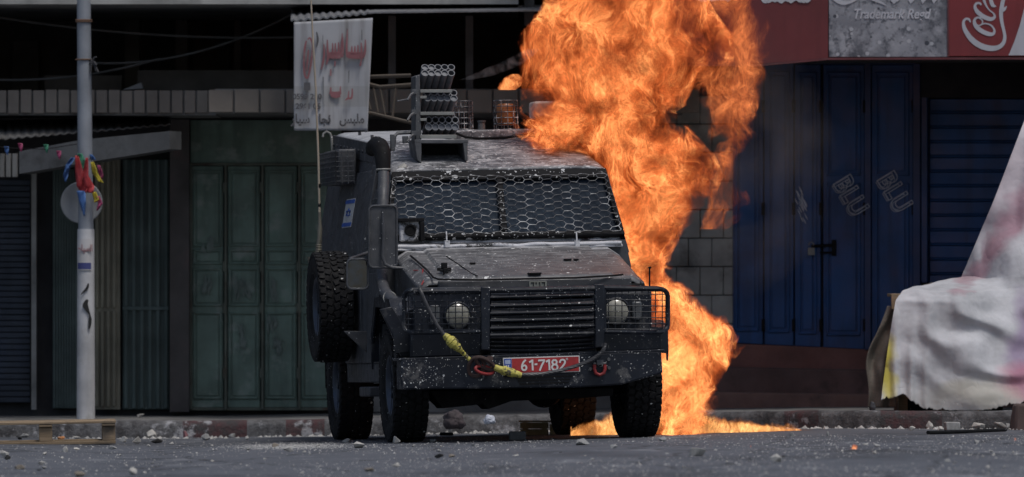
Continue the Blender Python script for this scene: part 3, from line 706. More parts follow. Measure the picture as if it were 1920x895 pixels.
# left side: rear edge plate, door lines, meshed window, hook
X = -.9
for (y0, y1, z0, z1) in ((.5, 1.42, .56, 1.2), (1.46, 2.3, .56, 1.2)): MB().bb((X - .012, y0, z0), (X, y1, z1)).build('door_panel', MT['side'], veh, bevel=.006)
def upq(y0, y1, z0, z1, t0, t1): 
    mb = MB(); mb.prism([(-(xs_(z0) + t0), y0, z0), (-(xs_(z0) + t0), y1, z0), (-(xs_(z1) + t0), y1, z1), (-(xs_(z1) + t0), y0 + (.1 if y0 < .8 else 0), z1)], (-(t1 - t0), 0, 0)); return mb
d = upq(.62, 1.3, 1.26, 1.8, 0, .02).build('upper_door', MT['side'], veh, bevel=.006)
upq(.72, 1.2, 1.34, 1.72, .02, .028).build('side_window', MT['black'], d)
mb = MB()
for k in range(9): z = 1.33 + k * .05; mb.tube([(-(xs_(z) + .04), .7, z), (-(xs_(z) + .04), 1.22, z)], .004, 6)
for k in range(11): y = .7 + k * .052; mb.tube([(-(xs_(1.33) + .04), y, 1.33), (-(xs_(1.73) + .04), y, 1.73)], .004, 6)
mb.build('window_grille', MT['frame'], d)
upq(1.4, 1.6, 1.24, 1.98, 0, .03).build('pillar_plate', MT['side'], veh, bevel=.005)
upq(1.68, 4.0, 1.26, 1.95, 0, .014).build('rear_side_panel', MT['side'], veh, bevel=.006)
# flag sticker
P0 = LY(654, 400, 2.9)
def sidept(px, py, off=.018):
    r = lray(px, py); 
    # plane of the leaning upper side
    n_ = Vector((-1, 0, .19)).normalized(); p_ = Vector((-(.895 + off), 0, 1.22)); return CL + r * ((p_ - CL).dot(n_) / r.dot(n_))
m_sw_ = pmat('sticker_white', (.5, .5, .5), .5, var=.05, bump=0); m_sb = pmat('sticker_blue', (.03, .1, .4), .5, var=.05, bump=0)
c0 = sidept(654, 400); yy = c0.y; zz = c0.z
def sq(y0, y1, z0, z1, t, th=.003):
    mb = MB(); mb.prism([(-(xs_(z) + t), y, z) for y, z in ((y0, z0), (y1, z0), (y1, z1), (y0, z1))], (-th, 0, 0)); return mb
hy, hz = .24, .105
fl = sq(yy - hy, yy + hy, zz - hz, zz + hz, .016); fl = fl.build('flag_sticker', m_sw_, veh)
for a, b in ((.05, .03), (.0, 0)):
    pass
mb = sq(yy - hy, yy + hy, zz + hz - .035, zz + hz - .008, .02); mb.v += []; mb.build('flag_stripe', m_sb, fl)
sq(yy - hy, yy + hy, zz - hz + .008, zz - hz + .035, .02).build('flag_stripe', m_sb, fl)
mb = MB(); pp = [(-(xs_(zz + .03 * math.cos(a)) + .022), yy + .12 * math.sin(a), zz + .032 * math.cos(a)) for a in (0, 2.094, 4.189)]; mb.tube(pp, .004, 5, closed=True)
pp = [(-(xs_(zz) + .022), yy + .12 * math.sin(a), zz + .032 * math.cos(a)) for a in (math.pi, math.pi + 2.094, math.pi + 4.189)]; mb.tube(pp, .004, 5, closed=True); mb.build('flag_star', m_sb, fl)
# grilled box on the upper rear side
a = LY(636, 283, 3.4); b = LY(676, 345, 2.6)
xx = -(xs_(1.85))
box_ = MB().bb((xx - .13, 2.5, b.z), (xx - .0, 3.3, a.z - .01)); box_ = box_.build('side_box', MT['side'], veh, bevel=.012)
mb = MB()
for k in range(7): z = b.z + .02 + k * (a.z - b.z - .05) / 6; mb.tube([(xx - .155, 3.32, z), (xx - .155, 2.47, z), (xx - .02, 2.47, z)], .004, 6)
for k in range(12): y = 2.47 + k * .077; mb.tube([(xx - .155, y, b.z), (xx - .155, y, a.z - .02)], .004, 6)
for k in range(4): x = xx - .155 + k * .045; mb.tube([(x, 2.47, b.z), (x, 2.47, a.z - .02)], .004, 6)
mb.build('box_grille', MT['side'], box_)
# hook at the rear roof corner
z = zr(4.1); mb = MB().tube([(-.745, 4.0, z - .15), (-.75, 4.0, z + .0), (-.76, 4.0, z + .03), (-.785, 4.0, z + .045), (-.81, 4.0, z + .03), (-.815, 4.0, z + .005)], .009, 8); mb.build('hook', MT['rail'], veh, smooth=True)
# lower side: step, mudflap bracket, rear quarter
MB().prism([LX(x, y, -.93) if False else LY(x, y, .55) for x, y in ((645, 621), (688, 621), (688, 662))], (0, .04, 0)).build('step_bracket', MT['side'], veh, bevel=.004)
st = LY(690, 735, .62); MB().bb((-.98, .58, st.z - .035), (-.82, 1.1, st.z + .035)).build('side_step', MT['side'], veh, bevel=.01)
MB().bb((-.9, .46, .42), (-.84, 2.3, .56)).build('sill', MT['side'], veh, bevel=.01)
MB().bb((-.94, 3.2, .38), (-.72, 3.22, .8)).build('mud_flap', MT['black'], veh)
a = LY(612, 470, 1.9)
MB().bb((-1.05, 1.86, .9), (-.88, 1.94, 1.0)).build('spare_carrier', MT['black'], veh, bevel=.005)

# front wings, nose, bonnet
HW = .80
hz0 = LY(1000, 522, -.62).z; hz1 = LY(1000, 466, .44).z
def zh(y): return hz0 + (hz1 - hz0) * (y + .62) / 1.06
for s in (-1, 1):
    mb = MB()
    side = [(-.66, .70), (-.50, .70)] + [(-.0 + .49 * math.cos(math.pi - math.pi * k / 10), .62 + .42 * math.sin(math.pi * k / 10)) for k in range(1, 10)] + [(.49, .6), (.49, zh(.45) - .05), (-.66, zh(-.62) - .04)]
    mb.prism([(s * HW, y, z) for y, z in side], (-s * .03, 0, 0)); mb.build('wing', MT['body'], veh, bevel=.01)
# nose panel behind the guard
zt_ = zh(-.62)
MB().bb((-HW, -.68, .60), (HW, -.62, zt_ - .05)).build('nose_panel', MT['black'], veh, bevel=.01)
# bonnet surface: centre raised, shut lines
mb = MB()
def bon(u, v):
    y = -.655 + 1.08 * v; x = -HW + 2 * HW * u; e = abs(u - .5) * 2
    z = zh(y) - (.055 if e > .9 else 0) * (e - .9) * 10 + .0
    lip = 0
    if .0 <= e < .74: z += .018
    if .55 < u < .8 and False: z += 0
    if v < .06: z -= .03 * (1 - v / .06) ** 2
    return (x, y, z + .003 * mnoise.noise(Vector((x * 5, y * 5, 0))))
mb.grid(bon, 80, 26)
n = NT('bonnet_paint'); co = n.coord(); Yc = n.sep(co)[1]
c = n.mix(n.ramp(n.noise(co, 7, 5, .65), .35, .7), (.055, .057, .062), (.11, .11, .113))
c = n.mix(n.math('MULTIPLY', n.ramp(n.noise(co, 14, 5, .7, sx=(.5, 2, 1)), .47, .62), n.ramp(Yc, -.5, .45, .3, .95)), c, (.27, .27, .27))
c = n.mix(n.ramp(n.math('ADD', Yc, n.math('MULTIPLY', n.noise(co, 8, 4), .16)), .42, .47), c, (.42, .42, .43))
c = speck(n, co, c, sc=20, r=.3, amount=.35)
n.L.new(c, n.b.inputs['Base Color']); n.b.inputs['Roughness'].default_value = .5; n.bump(n.noise(co, 60, 4), .25, .004)
MT['bonnet'] = n.m
hood = mb.build('bonnet', MT['bonnet'], veh, smooth=True, solid=.012)
# shut lines as narrow dark strips sunk at the raised centre
def hp(px, py, dz=.026):
    r = lray(px, py); n_ = Vector((0, -(hz1 - hz0) / 1.06, 1)).normalized(); p_ = Vector((0, -.62, hz0 + dz)); return CL + r * ((p_ - CL).dot(n_) / r.dot(n_))
mb = MB().tube([hp(x, y) for x, y in ((770, 480), (782, 490), (800, 506), (812, 520), (822, 524), (900, 525), (1080, 521), (1150, 517), (1168, 515))], .007, 6)
mb.tube([hp(x, y) for x, y in ((837, 481), (860, 496), (884, 513), (896, 518))], .004, 6)
mb.build('shut_line', MT['black'], hood)
mb = MB(); c0 = hp(833, 505, .04); mb.box(c0, (.10, .03, .022)); mb.box(c0 + Vector((0, 0, .025)), (.04, .05, .04)); mb.box(c0 + Vector((0, -.06, -.03)), (.035, .03, .07)); mb.box(c0 + Vector((0, -.05, -.01)), (.08, .02, .015)); mb.build('bonnet_catch', MT['black'], hood, bevel=.005)
mb = MB()
for x, y, w_ in ((1002, 513, .09), (886, 494, .035), (1064, 487, .05), (1080, 487, .03)): c0 = hp(x, y, .03); MB().box(c0, (w_, .07 if w_ > .06 else .05, .012)).build('bonnet_slot', MT['black'], hood)
# front lip with the name plate
a = LY(1008, 533, -.70)
lip = MB().bb((-.66, -.71, a.z - .03), (.70, -.655, a.z + .035)).build('bonnet_lip', MT['body'], veh, bevel=.01)
pl = MB().bb((a.x - .062, -.718, a.z - .02), (a.x + .062, -.711, a.z + .02)).build('name_plate', pmat('name_plate_grey', (.2, .21, .19), .6), veh, bevel=.001)
mb = MB(); z0 = a.z; sc_ = .026
def hb(x0, z0_, x1, z1_): mb.bb((a.x + x0 * sc_, -.7225, z0 + z0_ * sc_), (a.x + x1 * sc_, -.7185, z0 + z1_ * sc_))
for off, ch in ((-1.95, 'd'), (-.7, 'y'), (.2, 'v'), (1.0, 'd')):
    if ch == 'd': hb(off, .32, off + .95, .52); hb(off + .62, -.5, off + .82, .318)
    if ch == 'y': hb(off, .3, off + .35, .5); hb(off + .18, -.05, off + .35, .298)
    if ch == 'v': hb(off, .3, off + .4, .5); hb(off + .22, -.5, off + .4, .298)
mb.build('name_letters', MT['black'], pl)
# scuttle panel heaped with white paint below the windscreen
zb0 = LY(960, 466, .46).z; zb1 = LY(960, 446, .52).z
n = NT('white_splash'); co = n.coord()
c = n.mix(n.ramp(n.noise(co, 7, 6, .7, sx=(.6, 1, 1)), .41, .49), (.03, .03, .032), (.56, .56, .58))
c = speck(n, co, c, sc=40, r=.35, amount=.6, colr=(.6, .6, .62))
n.L.new(c, n.b.inputs['Base Color']); n.b.inputs['Roughness'].default_value = .45; n.bump(n.noise(co, 25, 5), .5, .01)
MT['white_splash'] = n.m
mb = MB()
def scu(u, v):
    y = .40 + .16 * v; x = -.83 + 1.66 * u; z = zh(.4) + .012 + (zb1 - zh(.4)) * v ** 1.3
    return (x, y, z + .012 * mnoise.noise(Vector((x * 7, y * 9, 2))))
mb.grid(scu, 70, 12); mb.build('scuttle', MT['white_splash'], veh, smooth=True, solid=.015)
mb = MB().tube([(-.84 + 1.66 * i / 40, .40 + .01 * math.sin(i * .9), zh(.40) + .035 + .012 * mnoise.noise(Vector((i * .25, 0, 5)))) for i in range(41)], .014, 8)
mb.build('scuttle_seal', MT['white_splash'] , veh, smooth=True)
for px in (838, 1082): c0 = LY(px, 458, .40); MB().box(c0, (.035, .05, .05)).tube([c0, c0 + Vector((0, .02, .09))], .006, 6).build('wiper_base', MT['white_splash'], veh, bevel=.006)

# windscreen: frame, two panes, hexagonal wire net
WB, WT = (.50, zb1 - .01), (.735, zr(.72) + .01)
def wpt(u, v, off=0):   # u -1..1, v 0..1 up the screen
    y = WB[0] + (WT[0] - WB[0]) * v; z = WB[1] + (WT[1] - WB[1]) * v; h = .86 - .09 * v
    nn = Vector((0, -(WT[1] - WB[1]), WT[0] - WB[0])).normalized()
    return Vector((u * h, y, z)) + nn * off
n = NT('splashed_frame'); co = n.coord()
c = speck(n, co, (.011, .011, .012), sc=17, r=.42, amount=.26, colr=(.5, .5, .5))
n.L.new(c, n.b.inputs['Base Color']); n.b.inputs['Roughness'].default_value = .7; n.b.inputs['Specular IOR Level'].default_value = .15; n.bump(n.noise(co, 60, 4), .3, .004); MT['sframe'] = n.m
mb = MB()
def wbar(u0, v0, u1, v1, t0=.0, t1=.05):
    mb.prism([wpt(u0, v0, t0), wpt(u1, v0, t0), wpt(u1, v1, t0), wpt(u0, v1, t0)], wpt(0, 0, t1) - wpt(0, 0, t0))
wbar(-1, .86, 1, 1.0); wbar(-1, 0, 1, .07, 0, .045); wbar(-1, .07, -.955, .86); wbar(.955, .07, 1, .86); wbar(-.035, .07, .02, .86, 0, .055)
mb.build('windscreen_frame', MT['sframe'], veh, bevel=.006)
n = NT('armoured_glass'); co = n.coord()
c = n.mix(n.ramp(n.noise(co, 3, 4), .3, .7), (.007, .013, .024), (.019, .032, .050)); c = speck(n, co, c, sc=45, r=.2, amount=.25, colr=(.2, .23, .27))
n.L.new(c, n.b.inputs['Base Color']); n.b.inputs['Roughness'].default_value = .3; n.b.inputs['Specular IOR Level'].default_value = .04; MT['glass'] = n.m
for u0, u1 in ((-.955, -.035), (.02, .955)):
    mb = MB(); mb.prism([wpt(u0, .07, .004), wpt(u1, .07, .004), wpt(u1, .86, .004), wpt(u0, .86, .004)], wpt(0, 0, .014) - wpt(0, 0, .004)); mb.build('windscreen_pane', MT['glass'], veh)
n = NT('splashed_wire'); co = n.coord()
c = n.mix(n.ramp(n.noise(co, 9, 5, .75), .5, .66), (.04, .042, .05), (.62, .62, .62)); n.L.new(c, n.b.inputs['Base Color']); n.b.inputs['Roughness'].default_value = .4; MT['wire'] = n.m
mb = MB(); cw, chh = .074, .066; rr = random.Random(8); seen = set()
hgt = math.hypot(WT[0] - WB[0], WT[1] - WB[1])
def hexnode(i, j):
    x = i; return x
wj = {}
def node(x, s):
    k = (round(x * 400), round(s * 400))
    if k not in wj: wj[k] = (x + rr.uniform(-.005, .005), s + rr.uniform(-.004, .004), rr.uniform(0, .012))
    return k
HWD, HH = .088, .052
for i in range(-13, 14):
    for j in range(0, 14):
        cx = i * HWD * .75; cs = hgt * .05 + j * HH + (HH / 2 if i % 2 else 0)
        if abs(cx) > .83 or cs > hgt * .93: continue
        P6 = [(cx + HWD / 2, cs), (cx + HWD / 4, cs + HH / 2), (cx - HWD / 4, cs + HH / 2), (cx - HWD / 2, cs), (cx - HWD / 4, cs - HH / 2), (cx + HWD / 4, cs - HH / 2)]
        ks = [node(*p) for p in P6]
        for a_, b_ in zip(ks, ks[1:] + ks[:1]): seen.add((min(a_, b_), max(a_, b_)))
# hexagons lie on their side: long axis across
for a_, b_ in seen:
    pts = []
    for k in (a_, b_):
        x, s_, o_ = wj[k]; v = clamp(s_ / hgt, .03, .9); h = .86 - .09 * v; pts.append(wpt(clamp(x / h, -.99, .99), v, .06 + o_))
    if (pts[0] - pts[1]).length > .004:
        thick = abs(a_[1] - b_[1]) < 3
        mb.tube(pts, .003 if thick else .0024, 5, caps=False)
mb.build('wire_net', MT['wire'], veh)
# camera housing at the lower left of the screen
c0 = LY(768, 432, .46)
mb = MB().bb((c0.x - .075, .44, c0.z - .08), (c0.x + .07, .50, c0.z + .075)); hb_ = mb.build('vent_housing', MT['white_splash'], veh, bevel=.012)
mb = MB().bb((c0.x - .085, .41, c0.z + .06), (c0.x + .1, .5, c0.z + .085)).bb((c0.x + .07, .41, c0.z - .08), (c0.x + .1, .5, c0.z + .058)); mb.build('housing_hood', MT['black'], hb_, bevel=.004)
mb = MB().cyl((c0.x - .0, .425, c0.z), (c0.x, .45, c0.z), .034, n=20); mb.tube([(c0.x + .036 * math.cos(t), .424, c0.z + .036 * math.sin(t)) for t in [i * .314 for i in range(20)]], .007, 6, closed=True); mb.build('lens', MT['black'], hb_, smooth=True)

# side body posts beside the screen
for s in (-1, 1): MB().prism([(s * .86, .44, zb1 - .12), (s * .895, .5, zb1 - .12), (s * .795, .80, zr(.74) - .01), (s * .77, .73, zr(.72) + .0)], (0, .06, 0)).build('screen_pillar', MT['body'], veh, bevel=.004)

# wheel-arch extensions: angular plates
def flare(s):
    prof = [(-.61, .66), (-.595, .90), (-.42, 1.02), (.3, 1.04), (.52, .78), (.54, .6)] if s < 0 else [(-.6, .62), (-.59, .78), (-.4, .835), (.3, .84), (.46, .72), (.5, .6)]
    mb = MB()
    for (y0, z0), (y1, z1) in zip(prof, prof[1:]):
        mb.prism([(s * .79, y0, z0), (s * .97, y0, z0 - .015), (s * .97, y1, z1 - .015), (s * .79, y1, z1)], (0, 0, -.02))
        mb.prism([(s * .97, y0, z0 - .015), (s * .97, y1, z1 - .015), (s * .965, y1, z1 - .085), (s * .965, y0, z0 - .085)], (-s * .014, 0, 0))
    return mb
for s in (-1, 1): flare(s).build('wheel_arch', MT['guard'], veh, bevel=.004)
a = LY(748, 600, -.62); pts = [LY(x, y, -.6) for x, y in ((712, 580), (735, 575), (757, 610), (772, 625), (772, 668), (752, 668), (728, 612))]
MB().prism(pts, (0, .04, 0)).build('arch_plate', MT['guard'], veh, bevel=.006)
pts = [LY(x, y, -.6) for x, y in ((1222, 625), (1251, 618), (1252, 652), (1240, 655), (1222, 655))]
MB().prism(pts, (0, .05, 0)).build('arch_plate', MT['guard'], veh, bevel=.006)

# bumper
YB = -.92
pts = [LY(x, y, YB) for x, y in ((752, 674), (1240, 658), (1243, 700), (1165, 722), (1085, 727), (752, 731))]
bp = MB().prism(pts, (0, .22, 0)).build('bumper', MT['bumper'], veh, bevel=.012)
a = LY(748, 672, YB); b = LY(1246, 655, YB)
MB().prism([a, b, b + Vector((0, .3, .0)), a + Vector((0, .3, 0))], (0, 0, -.02)).build('bumper_top', MT['bumper'], veh, bevel=.006)
for k in range(3): 
    mb = MB(); y = 706 + k * 6; mb.prism([LY(x, yy_, YB - .004) for x, yy_ in ((968 + k * 3, y + 1), (1073 - k * 3, y - 2), (1072 - k * 3, y + 1), (969 + k * 3, y + 4))], (0, .003, 0)); mb.build('bumper_slot', MT['black'], bp)
# lower front panels between bumper and guard
for xs2 in (((772, 627), (900, 624), (900, 666), (772, 670)), ((1128, 619), (1240, 617), (1240, 655), (1128, 660))):
    MB().prism([LY(x, y, -.80) for x, y in xs2], (0, .1, 0)).build('front_panel', MT['guard'], veh, bevel=.006)
# number plate
m_pr = pmat('plate_red', (.38, .028, .03), .45, var=.12, stain=((.16, .02, .02), 20, .5), bump=.05); m_pw = pmat('plate_white', (.62, .62, .6), .5, var=.1, stain=((.3, .25, .22), 30, .5), bump=0)
YP = YB - .012
def plq(q, y, th, name, m, par, **k): return MB().prism([LY(x, yy_, y) for x, yy_ in q], (0, th, 0)).build(name, m, par, **k)
pla = plq(((943, 671.5), (1086.5, 667), (1088, 697.5), (944.5, 702)), YP, .008, 'number_plate', m_pw, veh, bevel=.002)
plq(((959.5, 672.7), (1084.8, 668.8), (1086, 695.8), (960.5, 699.6)), YP - .002, .002, 'plate_field', m_pr, pla)
plq(((944.8, 673.2), (959, 672.8), (960, 699.6), (946, 700.2)), YP - .002, .002, 'country_band', pmat('plate_blue', (.03, .07, .33), .5, var=.1), pla)
plq(((946.8, 675.5), (957, 675), (957.5, 682.6), (947.2, 683)), YP - .0025, .0015, 'small_flag', pmat('flag_pale', (.35, .42, .6), .5, var=.2, stain=((.03, .07, .35), 90, .9)), pla)
def vface(px, py, y, ang=0):
    m_ = Matrix(((1, 0, 0), (0, 0, 1), (0, 1, 0))).transposed()
    M4 = Matrix(((1, 0, 0, 0), (0, 0, -1, 0), (0, 1, 0, 0), (0, 0, 0, 1))); M4.translation = LY(px, py, y)
    return M4 @ Matrix.Rotation(R(ang), 4, 'Z')
class LPlane:
    n = Vector((0, -1, 0))
    def at(s_, px, py): return LY(px, py, YP - .002)
NZ = lambda pts, w_=19: [(820 + x / 5.647, 620 + y / 5.647, w_ / 5.647) for x, y in pts]
def ell(cx, cy, rx, ry): return [(cx + rx * math.sin(i * .5236), cy - ry * math.cos(i * .5236)) for i in range(13)]
m_dig = pmat('digit_white', (.66, .66, .64), .5, var=.05, bump=0); k_ = 0
for strokes in ([[(936, 310), (910, 338), (897, 372), (896, 400), (908, 417), (926, 419), (941, 405), (940, 382), (924, 369), (902, 378)]], [[(972, 338), (1004, 316)], [(1005, 308), (1010, 424)]], [[(1028, 359), (1058, 357)]], [[(1066, 318), (1138, 314)], [(1133, 316), (1106, 368), (1083, 426)]],
                [[(1150, 333), (1180, 313)], [(1181, 306), (1188, 420)]], [ell(1240, 336, 23, 24), ell(1243, 388, 29, 29)], [[(1296, 342), (1303, 319), (1328, 308), (1350, 324), (1345, 352), (1320, 385), (1300, 410)], [(1294, 411), (1362, 406)]]):
    mb = MB()
    for st in strokes: k_ += 1; stroke(mb, LPlane(), NZ(st), .0005 + .0004 * (k_ % 3), .003 + .0004 * (k_ % 3), 4)
    mb.build('plate_digit', m_dig, pla)
text_mesh('country_letters', 'IL', .062, m_dig, vface(953.5, 691.5, YP - .0045, 1.2), pla, offset=.0008, sx=.9)
mb = MB(); c0 = LY(1063, 671.5 + 2, YP - .004); mb.tube([c0 + Vector((.006 * math.cos(t), 0, .006 * math.sin(t))) for t in [i * .63 for i in range(10)]], .002, 5, closed=True); mb.build('degree_mark', m_pw, pla)
# red shackle and bolts
MT['redpaint'] = pmat('shackle_red', (.28, .025, .025), .5, var=.2, stain=((.1, .02, .02), 30, .6))
sh_ = MB().tube([LY(x, y, YB - .03) for x, y in ((1115, 684), (1114.5, 692), (1117, 700), (1124.5, 703.5), (1132, 700), (1134.5, 692), (1134, 684))], .012, 10).build('shackle', MT['redpaint'], veh, smooth=True)
c0 = LY(1124.5, 682, YB - .02); mb = MB().cyl(c0 + Vector((-.045, 0, 0)), c0 + Vector((.045, 0, 0)), .009, n=10); mb.box(c0 + Vector((0, .0, .008)), (.045, .05, .035)); mb.build('shackle_pin', MT['frame'], sh_, bevel=.002)
for x, y in ((1106, 676), (1141, 674), (1107, 692), (1142, 690)): c0 = LY(x, y, YB); MB().cyl(c0, c0 + Vector((0, -.012, 0)), .012, n=8).build('bumper_bolt', MT['frame'], bp)

# grille and brush guard
YG = -.97
def tb(mb, pts, r, y=YG, n=8, closed=False): return mb.tube([LY(x, yy_, y + (p[0] if p else 0)) for x, yy_, *p in pts], r, n, closed=closed)
mb = MB()
for k in range(6):    # louvres behind the bars
    y = 551 + k * 14; mb.prism([LY(x, yy_, -.78) for x, yy_ in ((921, y + 1), (1114, y - 4), (1114, y + 4), (921, y + 9))], (0, .05, .02))
    L_ = [LY(921 + (193) * t, y + 6 - 5 * t + 3 * math.sin(t * 3.1), -.84) for t in [i / 12 for i in range(13)]]; mb.tube(L_, .009, 6)
mb.build('radiator_grille', MT['guard'], veh)
mb = MB()
for k in range(5):
    y = 633 + k * 7.6; L_ = [LY(920 + 197 * t, y + 1 - 5 * t + 2.5 * math.sin(t * 3.14159), -.86) for t in [i / 14 for i in range(15)]]; mb.tube(L_, .011, 8)
for x in (955, 993, 1032, 1070): mb.tube([LY(x, 632, -.875), LY(x, 664, -.875)], .003, 5)
mb.build('lower_grille', MT['guard'], veh, smooth=True)
MB().prism([LY(x, y, -.74) for x, y in ((915, 545), (1118, 540), (1118, 664), (915, 668))], (0, .04, 0)).build('grille_backing', MT['black'], veh)
guard = tb(MB(), [(775, 547), (905, 545), (1117, 541), (1133, 540), (1235, 542)], .02).build('brush_guard', MT['guard'], veh, smooth=True)
for (a, b, y0, y1) in ((902, 919, 538, 657), (1116, 1134, 533, 652)):
    MB().prism([LY(x, y, YG - .03) for x, y in ((a, y0), (b, y0 - .5), (b, y1), (a, y1))], (0, .07, 0)).build('guard_post', MT['guard'], guard, bevel=.008)
mb = MB()
for y in (572, 586, 600, 614): tb(mb, [(919, y + 2), (1117, y - 3)], .0115)
tb(mb, [(919, 558), (1117, 553)], .009); tb(mb, [(919, 629), (1117, 625)], .014)
mb.build('guard_bar', MT['guard'], guard, smooth=True)
mb = MB()
for x in (955, 993, 1032, 1070): tb(mb, [(x, 545), (x, 630)], .0035, YG + .015, 5)
mb.build('guard_wire', MT['guard'], guard)
def rrect(x0, y0, x1, y1, rad, tilt=0, corners=(1, 1, 1, 1)):
    out = []
    for (cx, cy, a0, on) in ((x1, y0, -90, corners[1]), (x1, y1, 0, corners[2]), (x0, y1, 90, corners[3]), (x0, y0, 180, corners[0])):
        sx_ = -1 if cx == x1 else 1; sy_ = 1 if cy == y0 else -1; r_ = rad if on else 3
        for k in range(5):
            a = R(a0 + 22.5 * k); out.append((cx + sx_ * r_ + r_ * math.cos(a), cy + sy_ * r_ + r_ * math.sin(a) + tilt * (cx - x0)))
    return out
def cage(x0, y0, x1, y1, tilt, corners, wrap):
    mb = MB(); pts = rrect(x0, y0, x1, y1, 14, tilt, corners)
    def wy(x): 
        e = (x - wrap) if wrap > 1000 else (wrap - x)
        return YG + (max(0, e) / 26) * .11
    mb.tube([LY(x, y, wy(x)) for x, y in pts], .017, 8, closed=True)
    c = mb.build('lamp_guard', MT['guard'], guard, smooth=True)
    mb = MB(); x = x0 + 8
    while x < x1 - 3:
        mb.tube([LY(x, y0 + tilt * (x - x0) + 1, wy(x)), LY(x, y1 + tilt * (x - x0) - 1, wy(x))], .0036, 5); x += 12.6
    y = y0 + 10
    while y < y1 - 3:
        mb.tube([LY(x_, y + tilt * (x_ - x0), wy(x_) - .006) for x_ in [x0 + 2 + (x1 - x0 - 4) * i / 12 for i in range(13)]], .0036, 5); y += 11
    mb.build('lamp_mesh', MT['guard'], guard)
cage(758, 544, 905, 624, -.015, (1, 0, 0, 1), 778)
cage(1133, 541, 1252, 622, .01, (0, 1, 1, 0), 1234)
# front wing faces behind the cages and lamps
n = NT('lamp_glass'); co = n.coord(); c = n.mix(n.ramp(n.noise(co, 14, 4), .35, .7), (.18, .18, .155), (.34, .33, .28)); n.L.new(c, n.b.inputs['Base Color']); n.b.inputs['Roughness'].default_value = .2; n.b.inputs['Coat Weight'].default_value = .6; MT['lampglass'] = n.m
for (cx, cy, x0, x1) in ((858, 592, 776, 903), (1155, 584, 1132, 1222)):
    MB().prism([LY(x, y, -.72) for x, y in ((x0, 548), (x1, 546), (x1, 624), (x0, 626))], (0, .08, 0)).build('wing_face', MT['guard'], veh, bevel=.01)
    c0 = LY(cx, cy, -.735)
    prof = [(.02, .098), (-.02, .098), (-.026, .09), (-.02, .084)]
    h = MB().lathe(prof, c0, 'y', 32).build('headlight', MT['guard'], veh, smooth=True)
    MB().lathe([(-.045, 0.0001), (-.043, .03), (-.036, .06), (-.018, .085)], c0, 'y', 32).build('headlight_glass', MT['lampglass'], h, smooth=True)
for (cx, cy) in ((815, 590), (1194, 583)):
    c0 = LY(cx, cy, -.74); MB().box(c0, (.07, .03, .13)).build('side_lamp', pmat('side_lamp_plastic', (.07, .075, .08), .3), veh, bevel=.012)
# tube that rises at the left wing and runs up the pillar (air intake)
pth = [LY(770, 592, -.60), LY(757, 583, -.5), LY(745, 572, -.4), LY(730, 558, -.2), LY(720, 545, .0), LY(716, 528, .2), LY(716, 490, .38), LY(716, 440, .44), LY(717, 400, .5), LY(719, 350, .6), LY(719, 318, .66)]
sn = MB().tube(pth, .042, 14).build('air_intake', MT['side'], veh, smooth=True)
c0 = pth[-1]
pth = [c0 - Vector((0, 0, .02)), LY(718, 300, .68), LY(717, 285, .70), LY(712, 275, .76), LY(706, 272, .84), LY(700, 276, .95), LY(697, 282, 1.05)]
MB().tube(pth, [.05, .056, .062, .064, .062, .055, .045], 14).build('intake_bend', MT['black'], sn, smooth=True)
mb = MB().tube([c0 + Vector((.047 * math.cos(t), .047 * math.sin(t), 0)) for t in [i * .4 for i in range(16)]], .008, 6, closed=True)
for a_ in (6,): q_ = LY(731, 559, -.21); mb.tube([q_ + Vector((.044 * math.cos(t), .02 * math.sin(t), .044 * math.sin(t))) for t in [i * .4 for i in range(16)]], .006, 6, closed=True)
mb.build('pipe_clamp', MT['rail'], sn)
# mirrors
def mirror(px0, py0, px1, py1, y, back, m_face, arm):
    pts = rrect(px0, py0, px1, py1, 9, 0); P_ = [LY(a, b, y) for a, b in pts]
    o = MB().prism(P_, (0, .05, 0)).build('mirror', m_face, veh, bevel=.008)
    MB().tube([p + Vector((0, -.004, 0)) for p in P_], .008, 6, closed=True).build('mirror_rim', MT['side'], o)
    MB().tube(arm, .012, 8).build('mirror_arm', MT['side'], o, smooth=True)
mirror(692, 386, 744, 502, .1, 0, MT['side'], [LY(x, y, .07) for x, y in ((718, 395), (719, 440), (717, 480), (722, 496), (735, 502), (765, 504), (795, 503))])
mirror(651, 486, 690, 542, .15, 0, MT['chrome'], [LY(655, 486, .2), LY(690, 474, .35), LY(700, 470, .45)])

# bracket rail on the roof slope beside the rack
mb = MB().tube([LY(738, 276, .95), LY(740, 256, .95), LY(745, 250, .98), LY(790, 248, 1.0)], .014, 6); mb.box(LY(736, 268, .95), (.03, .04, .12)); mb.box(LY(760, 262, .97), (.04, .04, .05)); mb.build('roof_rail', MT['frame'], veh, bevel=.003)

# grenade launcher rack
ln_c = LY(828, 290, 1.0)
rack = MB()
a = LY(777, 262, .95); b = LY(878, 300, .95)
yb0, yb1 = .92, 1.25
rack.prism([LY(777, 266, .92), LY(790, 266, .92), LY(790, 306, .92), LY(782, 300, .92)], (0, .3, 0))
rack.prism([LY(868, 266, .92), LY(877, 266, .92), LY(877, 302, .92), LY(872, 302, .92)], (0, .3, 0))
rack.prism([LY(777, 262, .92), LY(878, 262, .92), LY(878, 269, .92), LY(777, 269, .92)], (0, .3, 0))
rack.prism([LY(779, 143, .98), LY(787, 140, .98), LY(791, 290, .98), LY(779, 288, .98)], (0, .22, 0))
MB().prism([LY(782, 268, 1.2), LY(876, 268, 1.2), LY(876, 300, 1.2), LY(782, 300, 1.2)], (0, .02, 0)).build('rack_dark_fill', MT['black'], veh)  # black panel added to stand in for the dark interior under the rack
rk = rack.build('launcher_rack', MT['frame'], veh, bevel=.004)
mb = MB()
